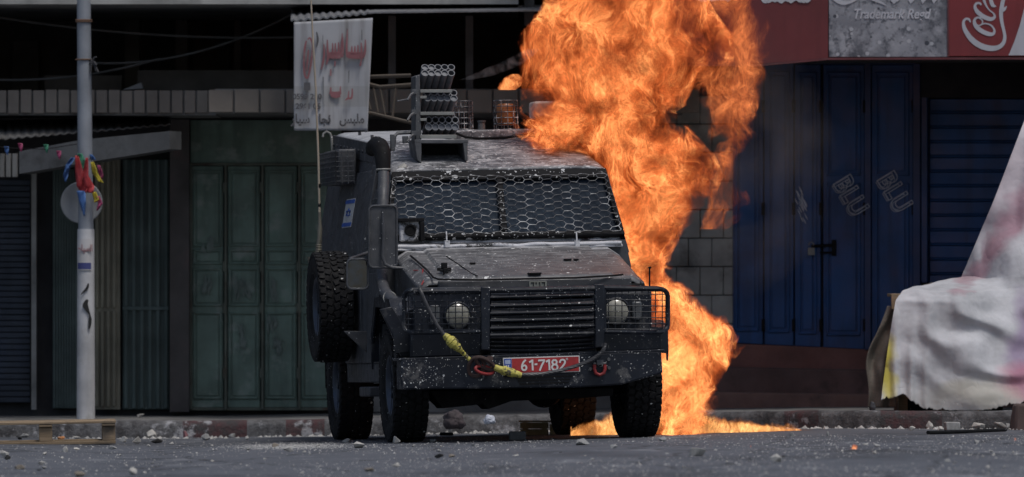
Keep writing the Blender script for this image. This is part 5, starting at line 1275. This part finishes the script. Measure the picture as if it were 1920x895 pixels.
ST = [(1303, 856, 36, 20, 0, 'large pale block-like stone on the road in front of the fire'), (1458, 866, 32, 15, 0, 'flat pale stone on the road, right of the large block-like one'),
 (672, 840, 27, 14, 0, 'pale pyramid-shaped stone just in front of the left rear wheel'), (743, 832, 15, 15, 0, 'small upright pale stone touching the left front tyre'),
 (1089, 836, 32, 13, 1, 'low grey stone on the road in front of the right rear wheel'), (1151, 843, 15, 10, 1, 'small grey stone before the right front tyre'),
 (298, 815, 24, 22, 0, 'round pale stone against the left kerb'), (258, 832, 21, 14, 0, 'jagged pale stone just right of the pallet'),
 (230, 829, 16, 10, 1, 'grey stone touching the right end of the pallet'), (386, 826, 18, 11, 1, 'grey stone near the left kerb, right of the black chunk'),
 (466, 825, 12, 9, 0, 'small pale stone at the foot of the kerb, left of the jeep'), (518, 839, 16, 11, 2, 'tan stone lying in a patch of white dust'),
 (541, 847, 19, 9, 0, 'flat pale stone at the edge of the white dust patch'), (693, 885, 24, 11, 2, 'tan stone near the bottom edge below the jeep wheel'),
 (742, 876, 13, 8, 0, 'small pale stone right of the tan one near the bottom edge'), (249, 892, 20, 15, 0, 'rounded pale stone at the bottom edge of the picture'),
 (149, 895, 22, 12, 2, 'tan stone at the bottom edge, left of the rounded pale one'), (36, 880, 19, 13, 2, 'tan stone at the far left of the foreground'),
 (7, 858, 20, 16, 0, 'pale stone cut by the left edge of the picture'), (123, 848, 13, 11, 0, 'pale stone just in front of the pallet'),
 (142, 844, 15, 6, 0, 'flat pale chip in front of the pallet middle'), (211, 843, 15, 7, 1, 'grey stone in front of the right end of the pallet'),
 (78, 872, 16, 7, 0, 'flat white stone in the left foreground'), (144, 824, 15, 8, 0, 'pale stone on the road behind the pallet'), (52, 820, 18, 9, 1, 'grey stone seen through the left gap of the pallet'),
 (1710, 808, 15, 9, 0, 'small pale stone at the kerb, left of the rubble row'), (1744, 805, 16, 17, 0, 'upright pointed stone at the left end of the rubble row'),
 (1762, 807, 15, 9, 0, 'low pale stone between the pointed one and the square block'), (1824, 803, 30, 15, 0, 'broad pale stone in the rubble row, right of the square block'),
 (1852, 801, 27, 17, 0, 'tall pale stone near the right end of the rubble row'), (1883, 804, 17, 10, 1, 'grey stone at the right end of the rubble row'),
 (1645, 838, 13, 7, 1, 'small grey stone right of the burning scrap'), (1485, 820, 11, 9, 1, 'small grey stone at the tip of the fire trail'), (1553, 818, 9, 9, 1, 'small grey stone on the road beyond the fire trail'),
 (1831, 832, 13, 7, 1, 'small grey stone in front of the black bar'), (1776, 868, 12, 7, 1, 'small grey stone in the right foreground'),
 (1244, 828, 17, 10, 1, 'grey stone beside the right front tyre, at the base of the fire'), (650, 830, 18, 10, 1, 'grey stone leaning on the left rear tyre'), (811, 829, 14, 6, 1, 'flat grey stone just right of the left front tyre'),
 (437, 821, 14, 9, 1, 'grey stone below the kerb beside the pale one'), (845, 858, 16, 7, 2, 'tan chip beside the black lump below the bumper')]
for s_ in ST: stone(*s_)
stone(264, 784, 15, 12, 0, 'pale stone lying on the left pavement near the barred gate', pav=True)
stone(93, 780, 9, 7, 0, 'small pale stone on the pavement left of the pole', pav=True)
stone(354, 818, 16, 14, 4, 'pinkish stone against the left kerb'); stone(114, 826, 15, 8, 5, 'orange-tinted stone behind the pallet')
stone(294, 831, 23, 8, 3, 'black flat chunk on the road between pale stones', name='rubber_chunk', cat='debris'); stone(826, 860, 22, 9, 3, 'black lump on the road below the bumper', name='rubber_chunk', cat='debris')
stone(1051, 851, 8, 4, 3, 'small black lump below the right rear wheel', name='rubber_chunk', cat='debris'); stone(36, 826, 10, 8, 3, 'black lump behind the pallet', name='rubber_chunk', cat='debris')
stone(14, 862, 14, 9, 3, 'black twisted lump left of the foreground tan stone', name='rubber_chunk', cat='debris')
for px, py, w_ in ((1469, 858, 8), (1856, 870, 10), (1388, 859, 3), (74, 883, 10), (1487, 826, 5)): stone(px, py, w_, 2.5, 3, 'thin black scrap lying flat on the road', name='scrap', cat='scrap', group='black scraps on the road')
rr = random.Random(77)
for k in range(64):
    px = rr.uniform(10, 1910); py = rr.uniform(832, 892); w_ = rr.uniform(4, 10)
    stone(px, py, w_, w_ * .55, rr.choice((0, 0, 1)), 'small pale stone chip scattered on the asphalt', name='stone_chip', cat='stone chip', group='small stone chips on the road')
mb = MB(); rr = random.Random(5)
def chip(p, r):
    vs_ = [p + Vector((r * rr.uniform(.6, 1.4), 0, 0)), p + Vector((0, r, 0)), p - Vector((r * rr.uniform(.6, 1.4), 0, 0)), p - Vector((0, r, 0)), p + Vector((rr.uniform(-.3, .3) * r, 0, r * rr.uniform(.5, 1.1)))]
    mb.add(vs_, [(0, 1, 4), (1, 2, 4), (2, 3, 4), (3, 0, 4)])
for k in range(9000):
    px = rr.uniform(-20, 1940); py = 816 + 84 * rr.random() ** 1.25
    if px < 560 and rr.random() < .45: continue
    p = G(px, py)
    if p.y > kerb_y(p.x) - .03: continue
    r = .002 + .0034 * rr.random() ** 2 + (.004 if rr.random() < .05 else 0)
    p.z += .001; chip(p, r)
for k in range(2500):
    px = rr.gauss(545, 60); py = rr.gauss(837, 3.2) - (px - 545) * .01
    p = G(px, py); chip(p, .0015 + .003 * rr.random())
for k in range(1100):
    x = rr.uniform(-3.6, 3.8); y = kerb_y(x) - abs(rr.gauss(0, .45)) - .02; chip(Vector((x, y, g(x, y) + .001)), .003 + .024 * rr.random() ** 5)
o = mb.build('stone_grit', stone_mat('grit_stone', (.42, .41, .39)), recalc=False); tag(o, 'fine pale grit strewn over the asphalt', 'grit', kind='stuff')
# square rubble block, dark brick, black bar, crates, sacks
def boxthing(px, py, w_, h_, dep, m, name, label, cat, rot=0, pav=False, bev=.008, tilt=0):
    p = G(px, py, PAV if pav else 0); s = 16000 / (60 + p.y)
    o = MB().bb((-w_ / s / 2, -dep / 2, 0), (w_ / s / 2, dep / 2, h_ / s)).build(name, m, None, bevel=bev); o.location = p; o.rotation_euler = (0, R(tilt), R(rot)); tag(o, label, cat); return o
boxthing(1785, 807.5, 27, 16, .1, MS[1], 'rubble_block', 'square grey rubble block in the middle of the stone row', 'stone block', 8)
boxthing(970, 826, 31, 17, .09, stone_mat('dark_brick', (.085, .085, .085)), 'brick', 'dark grey brick on the road under the middle of the jeep', 'brick', 4)
p0 = G(1740, 815); p1 = G(1885, 811); c0 = (p0 + p1) / 2; mb = MB().tube([p0 + Vector((0, 0, .014)), p0.lerp(p1, .3) + Vector((0, .02, .012)), p0.lerp(p1, .7) + Vector((0, .0, .016)), p1 + Vector((0, 0, .018))], .013, 10); o = mb.build('black_bar', MT['black'], smooth=True, origin=c0); tag(o, 'long black pipe lying on the road in front of the rubble row', 'pipe')
p = G(1003, 816); cr = empty('wooden_crate', tuple(p)); tag(cr, 'small broken wooden crate behind the jeep near the rear wheel', 'crate'); p_ = p.y
m_wood2 = pmat('fresh_wood', (.5, .38, .24), .8, var=.3)
for k in range(2): MB().bb((-.11, -.01, .0 + k * .048), (.10, .002, .044 + k * .048)).build('side_board', m_wood2, cr, bevel=.002)
MB().bb((-.09, -.02, -.0), (-.05, -.011, .095)).build('corner_batten', m_wood2, cr); MB().bb((.05, -.02, -.0), (.09, -.011, .095)).build('corner_batten', m_wood2, cr)
MB().bb((-.12, -.03, .096), (.13, .12, .106)).build('lid_board', m_wood2, cr, bevel=.002); MB().bb((.11, .0, .0), (.26, .01, .08)).build('end_board', m_wood2, cr)
def lump(px, py, wpx, hpx, m, name, label, cat, pav, seed):
    p = G(px, py, PAV if pav else 0); s = 16000 / (60 + p.y); bm = bmesh.new(); bmesh.ops.create_icosphere(bm, subdivisions=4, radius=.5)
    for v in bm.verts:
        f = 1 + .35 * mnoise.noise(v.co * 3 + Vector((seed, 0, 0))) + .22 * (1 - abs(mnoise.noise(v.co * 7 + Vector((0, seed, 0)))) * 2)
        v.co *= f * .85; v.co.x *= 1 + .3 * (-v.co.z); v.co = Vector((v.co.x * wpx / s, v.co.y * wpx / s * .8, max(-.45, v.co.z) * hpx / s))
    zm = min(v.co.z for v in bm.verts)
    for v in bm.verts: v.co.z -= zm
    me = bpy.data.meshes.new(name); bm.to_mesh(me); bm.free(); me.materials.append(m)
    for q_ in me.polygons: q_.use_smooth = True
    o = bpy.data.objects.new(name, me); col.objects.link(o); o.location = p; tag(o, label, cat)
lump(850, 805, 44, 38, pmat('dark_sack', (.05, .038, .04), .8), 'sack', 'dark brown slumped sack on the pavement behind the jeep', 'sack', True, 3)
lump(918, 796, 22, 20, pmat('white_plastic', (.5, .52, .58), .4), 'plastic_bag', 'crumpled white plastic bag on the pavement behind the jeep', 'plastic bag', True, 9)
boxthing(837, 817, 26, 6, .1, MT['black'], 'black_board', 'short black board on the road behind the left front wheel', 'board', 0)
lump(1636, 772, 12, 20, pmat('dark_shoe', (.04, .042, .05), .7), 'cloth_scrap', 'dark crumpled scrap at the foot of the burlap cloth', 'scrap', True, 12)
# stones thrown onto the armour
for (px, py, y, w_, h_, lab) in ((755, 318, .82, 22, 14, 'tan stone lying on the sloping roof, left of the rocket rack'), (738, 348, .70, 14, 16, 'tan stone lodged beside the left windscreen corner'), (970, 256, 1.62, 26, 10, 'flat dusty stone on the roof edge in front of the amber beacon')):
    p = VM @ LY(px, py, y); z = (VI @ p); s = 262
    o = bpy.data.objects.new('stone', rock(w_ / s, w_ / s, h_ / s, int(px), MS[0] if py < 360 and px < 900 else MS[1])); col.objects.link(o); o.location = p; tag(o, lab, 'stone')

# ------------------------------------------------------------------ fire and smoke (volumes)
def flame_mat(name, cx, hw, b, z0, z1, gain=9.0, dens=6.0, seed=0., dark=.12, low=None, cut=0., edge=1.5, tint=(1, .14, .022), hot=(1, .43, .14), scl=1.0, zfade=None):
    n = NT(name); n.N.remove(n.b); M = n.math
    out = n.N['Material Output']
    def curve(x, pts, lo, hi, a0, a1):
        c = n.N.new('ShaderNodeFloatCurve'); cv = c.mapping.curves[0]; c.mapping.use_clip = False
        while len(cv.points) < len(pts): cv.points.new(.5, .5)
        for p, (a, v) in zip(cv.points, sorted(pts)): p.location = ((a - a0) / (a1 - a0), (v - lo) / (hi - lo)); p.handle_type = 'AUTO_CLAMPED'
        c.mapping.update(); n.L.new(M('DIVIDE', M('SUBTRACT', x, a0), a1 - a0), c.inputs['Value'])
        return M('ADD', M('MULTIPLY', c.outputs[0], hi - lo), lo)
    tc = n.coord(); tcs = n.vec('ADD', tc, (seed, seed * .7, seed * 1.3))
    def nz(v, sc, d, ro=.5, c=False): return n.noise(v, sc * scl, d, ro, colr=c)
    w1 = n.vec('SCALE', n.vec('SUBTRACT', nz(tcs, 1.7, 1, c=True), (.5, .5, .5)), sc=(.42 if low is None else .1) / scl)
    p1 = n.vec('ADD', tcs, w1)
    w2 = n.vec('SCALE', n.vec('SUBTRACT', nz(p1, 5.5, 1, c=True), (.5, .5, .5)), sc=(.22 if low is None else .07) / scl)
    p2 = n.vec('ADD', p1, w2)
    pm = n.vec('ADD', tc, n.vec('ADD', n.vec('SCALE', w1, sc=.6), w2)); X, Y, Z = n.sep(pm)
    ps = n.vec('MULTIPLY', p2, (1, 1, .5 if low is None else .35))
    big = nz(ps, 4.2 if low is None else 9, 3, .55)
    if low is None:
        cxn = curve(Z, cx, -3, 3, z0, z1); hwn = curve(Z, hw, 0, 2, z0, z1)
        u = M('DIVIDE', M('SUBTRACT', X, cxn), hwn); v = M('DIVIDE', Y, b)
        r = M('SQRT', M('ADD', M('MULTIPLY', u, u), M('MULTIPLY', v, v)))
        mask = M('ADD', M('SUBTRACT', 1.0 - cut, r), M('MULTIPLY', M('SUBTRACT', big, .5), edge))
    else:
        hn = curve(X, low, 0, 1, z0, z1); v = M('DIVIDE', M('ABSOLUTE', Y), b)
        mask = M('ADD', M('SUBTRACT', 1.0, M('MAXIMUM', M('DIVIDE', Z, hn), v)), M('MULTIPLY', M('SUBTRACT', big, .55), 2.2))
    mk = M('MULTIPLY', mask, 3.2, cl=True)
    f1 = nz(ps, 19 if low is None else 30, 3, .6)
    ridge = M('SUBTRACT', 1.0, M('MULTIPLY', M('ABSOLUTE', M('SUBTRACT', f1, .5)), 17.0), cl=True); ridge = M('POWER', ridge, 2.2)
    f2 = nz(ps, 5.5, 2, .5); r2 = M('POWER', M('SUBTRACT', 1.0, M('MULTIPLY', M('ABSOLUTE', M('SUBTRACT', f2, .5)), 7.0), cl=True), 1.5)
    ridge = M('ADD', M('MULTIPLY', ridge, M('ADD', .6, M('MULTIPLY', r2, 1.1))), M('MULTIPLY', r2, .10))
    hotm = n.ramp(nz(p1, 3.4, 3), .40, .60, .10, 1.15)
    I = M('MULTIPLY', M('MULTIPLY', mk, M('ADD', dark, M('MULTIPLY', ridge, 1.7))), hotm)
    if zfade: I = M('MULTIPLY', I, n.ramp(n.sep(tc)[2], zfade[0], zfade[1], zfade[2], zfade[3]))
    cr = n.N.new('ShaderNodeMix'); cr.data_type = 'RGBA'; n.L.new(M('MULTIPLY', I, .8, cl=True), cr.inputs[0]); cr.inputs[6].default_value = c4(tint); cr.inputs[7].default_value = c4(hot)
    e = n.N.new('ShaderNodeVolumePrincipled'); e.inputs['Color'].default_value = (.03, .02, .02, 1)
    n.L.new(cr.outputs[2], e.inputs['Emission Color']); n.L.new(M('MULTIPLY', I, gain), e.inputs['Emission Strength'])
    n.L.new(M('MULTIPLY', M('ADD', M('MULTIPLY', mk, .55), M('MULTIPLY', I, .6)), dens), e.inputs['Density']); n.L.new(e.outputs[0], out.inputs['Volume'])
    n.m.cycles.volume_step_rate = .25
    return n.m
def plume(name, rows, Y, b, org, parent, pad=.10, **k):
    s = F / (60 + Y); cx, hw = [], []
    for y, l, r in rows:
        z = CAMZ + (HY - y) / s; cx.append((z - org.z, ((l + r) / 2 - 960) / s - org.x)); hw.append((z - org.z, (r - l) / 2 / s))
    zs_ = [c[0] for c in cx]; z0, z1 = min(zs_), max(zs_)
    m = flame_mat(name + '_fire', cx, hw, b, z0 - .2, z1 + .2, **k); mb = MB(); nn = 28
    pr = sorted(zip(cx, hw))
    # a smooth hull around the plume
    st_ = []
    for (c0, h0), (c1, h1) in zip(pr, pr[1:]):
        for t in (0, .25, .5, .75): st_.append((c0[0] + (c1[0] - c0[0]) * t, c0[1] + (c1[1] - c0[1]) * t, h0[1] + (h1[1] - h0[1]) * t))
    st_.append((pr[-1][0][0], pr[-1][0][1], pr[-1][1][1]))
    for (z, c, h) in st_:
        for i in range(nn):
            a = 6.28318 * i / nn; w_ = 1 + .05 * mnoise.noise(Vector((math.cos(a) * 2, math.sin(a) * 2, z * 3)))
            mb.v.append(Vector((c + (h * 1.12 + pad) * w_ * math.cos(a), (b * 1.15 + .03) * w_ * math.sin(a), z)))
    for j in range(len(st_) - 1):
        for i in range(nn): a = j * nn; mb.f.append((a + i, a + (i + 1) % nn, a + nn + (i + 1) % nn, a + nn + i))
    mb.f.append(tuple(range(nn - 1, -1, -1))); mb.f.append(tuple((len(st_) - 1) * nn + i for i in range(nn)))
    o = mb.build(name, m, parent); o.location = (0, Y - org.y, 0); return o
YF = 1.45; fo = W(1290, 812, YF)
fire = empty('fire', tuple(fo)); tag(fire, 'towering orange petrol fire licking up the right side and roof of the jeep', 'fire')
rowsA = [(815, 1225, 1325), (790, 1235, 1322), (740, 1238, 1318), (690, 1235, 1335), (640, 1225, 1372), (600, 1225, 1338), (560, 1210, 1292), (520, 1200, 1258), (480, 1178, 1250), (430, 1150, 1262), (380, 1140, 1300), (330, 1110, 1318), (290, 1035, 1300), (250, 1003, 1262), (210, 1003, 1230), (170, 1010, 1290), (120, 1006, 1330), (70, 1010, 1330), (20, 1050, 1300), (-40, 1080, 1270), (-100, 1100, 1240)]
plume('flame_plume', rowsA, YF, .36, fo, fire, seed=3.0, gain=24, dens=11.5, edge=3.6, cut=-.04, zfade=(0, 1.8, 1.8, .72))
rowsB = [(430, 1325, 1360), (370, 1315, 1392), (310, 1335, 1385), (260, 1345, 1412), (200, 1330, 1425), (130, 1290, 1430), (60, 1270, 1432), (0, 1280, 1400), (-60, 1290, 1380)]
plume('flame_lobe', rowsB, YF + .3, .28, fo, fire, seed=8.3, gain=5, dens=3.4, dark=.06, edge=3.4, cut=.2, tint=(1, .15, .03), hot=(1, .3, .09))
# low flames running along the ground
s = F / (60 + 2.2); gx = lambda px: (px - 960) / s
c0 = Vector((gx(1290), 2.2, g(gx(1290), 2.2)))
low = [(gx(p) - c0.x, h) for p, h in ((1070, .0), (1090, .05), (1120, .09), (1160, .12), (1230, .22), (1300, .17), (1350, .11), (1400, .08), (1450, .06), (1490, .05), (1525, 0))]
m = flame_mat('ground_fire', None, None, .30, low[0][0] - .05, low[-1][0] + .05, gain=20, dens=8, low=low, seed=1.7, tint=(1, .28, .05), hot=(1, .6, .22))
mb = MB(); nn = 40
for j in range(nn + 1):
    x = low[0][0] + (low[-1][0] - low[0][0]) * j / nn; h = 0
    for (a, ha), (b_, hb__) in zip(low, low[1:]):
        if a <= x <= b_ + 1e-6: h = ha + (hb__ - ha) * (x - a) / (b_ - a)
    yc = .9 * max(0, (x - .3)) / 1.0 * .6
    for (dy, dz) in ((-.32, -.03), (-.3, h * .9 + .02), (0, h * 1.5 + .05), (.3, h * .9 + .02), (.32, -.03)): mb.v.append(Vector((x, dy, dz)))
for j in range(nn):
    for i in range(5): a = j * 5; mb.f.append((a + i, a + (i + 1) % 5, a + 5 + (i + 1) % 5, a + 5 + i))
mb.f.append((0, 1, 2, 3, 4)); mb.f.append(tuple(nn * 5 + i for i in (4, 3, 2, 1, 0)))
o = mb.build('ground_flame', m, fire); o.location = c0 - fo
# detached scrap of flame over the roof
def small_flame(px, py, wpx, hpx, Y, label, lean=0, gain=26):
    s = F / (60 + Y); p = W(px, py + hpx / 2, Y); hw_, h = wpx / 2 / s, hpx / s; N_ = 7
    m = flame_mat('scrap_fire', [(h * i / N_, lean * h * i / N_ + .0 * i) for i in range(N_ + 1)], [(h * i / N_, hw_ * (1 - (i / N_ - .3) ** 2)) for i in range(N_ + 1)], max(hw_ * .8, .02), -.01, h + .01, gain=gain, dens=14, seed=px * .01, edge=2.6, dark=.3, scl=3.2 if wpx > 30 else 6)
    mb = MB(); nn = 16
    for i in range(N_ + 1):
        t = i / N_; hh = hw_ * (1.15 - (t - .4) ** 2 * 2.2)
        for k in range(nn): a = 6.28318 * k / nn; mb.v.append(Vector((lean * h * t + hh * math.cos(a), hh * .8 * math.sin(a), h * t)))
    for j in range(N_):
        for k in range(nn): a = j * nn; mb.f.append((a + k, a + (k + 1) % nn, a + nn + (k + 1) % nn, a + nn + k))
    mb.f.append(tuple(range(nn - 1, -1, -1))); mb.f.append(tuple(N_ * nn + k for k in range(nn)))
    o = mb.build('flame_scrap', m); o.location = p; tag(o, label, 'flame')
small_flame(950, 154, 42, 30, 1.6, 'small orange scrap of flame floating above the roof beacons', lean=.5)
for px, py, w_, h_, lab in ((1600, 838, 17, 9, 'tiny flame burning on the road right of the large pale block'), (1408, 837, 7, 4, 'tiny flame speck on the road below the fire trail'), (1902, 824, 9, 6, 'tiny flame on the road near the right edge')):
    p = G(px, py + h_ / 2); small_flame(px, py, w_, h_, p.y, lab, gain=40)

def smoke(name, rows, Y, b, colr, dens, label, sc=2.2, pad=.1, thr=(.42, .7), ends=True):
    s = F / (60 + Y); org = W(sum(r[1] + r[2] for r in rows) / 2 / len(rows), rows[0][0], Y); n = NT(name + '_air'); n.N.remove(n.b); M = n.math
    co = n.coord(); wv = n.vec('ADD', co, n.vec('SCALE', n.vec('SUBTRACT', n.noise(co, 2.5, 2, colr=True), (.5, .5, .5)), sc=.35))
    f = n.ramp(n.noise(wv, sc, 4, .6), thr[0], thr[1]); f.node.clamp = True
    g_ = n.coord('Generated'); r = n.vec('SUBTRACT', g_, (.5, .5, .5)); ln = n.N.new('ShaderNodeVectorMath'); ln.operation = 'LENGTH'; n.L.new(r, ln.inputs[0])
    fade = n.ramp(ln.outputs['Value'], .55, .2) if ends else n.ramp(ln.outputs['Value'], .9, .5)
    e = n.N.new('ShaderNodeVolumePrincipled'); e.inputs['Color'].default_value = c4(colr); n.L.new(M('MULTIPLY', M('MULTIPLY', f, fade), dens), e.inputs['Density']); n.L.new(e.outputs[0], n.N['Material Output'].inputs['Volume'])
    n.m.cycles.volume_step_rate = 1.0
    mb = MB(); nn = 20
    for y, l, r_ in rows:
        p = W((l + r_) / 2, y, Y) - org; h = (r_ - l) / 2 / s
        for i in range(nn): a = 6.28318 * i / nn; mb.v.append(Vector((p.x + h * math.cos(a), b * math.sin(a), p.z)))
    for j in range(len(rows) - 1):
        for i in range(nn): a = j * nn; mb.f.append((a + i, a + (i + 1) % nn, a + nn + (i + 1) % nn, a + nn + i))
    mb.f.append(tuple(range(nn - 1, -1, -1))); mb.f.append(tuple((len(rows) - 1) * nn + i for i in range(nn)))
    o = mb.build(name, n.m); o.location = org; tag(o, label, 'smoke', kind='stuff')
smoke('smoke', [(560, 1300, 1420), (500, 1290, 1500), (420, 1290, 1560), (330, 1290, 1580), (220, 1290, 1560), (140, 1280, 1520), (60, 1280, 1480)], 3.4, .6, (.42, .37, .34), .62, 'thin brown-grey smoke drifting off the fire before the blue doors')

smoke('smoke_trail', [(150, 862, 885), (142, 880, 925), (130, 905, 960), (118, 935, 985), (104, 965, 1003), (92, 985, 1012)], 1.2, .05, (.95, .95, .97), 3.2, 'thin grey smoke trail from the rocket rack towards the flames', sc=16, thr=(.44, .66), ends=False)
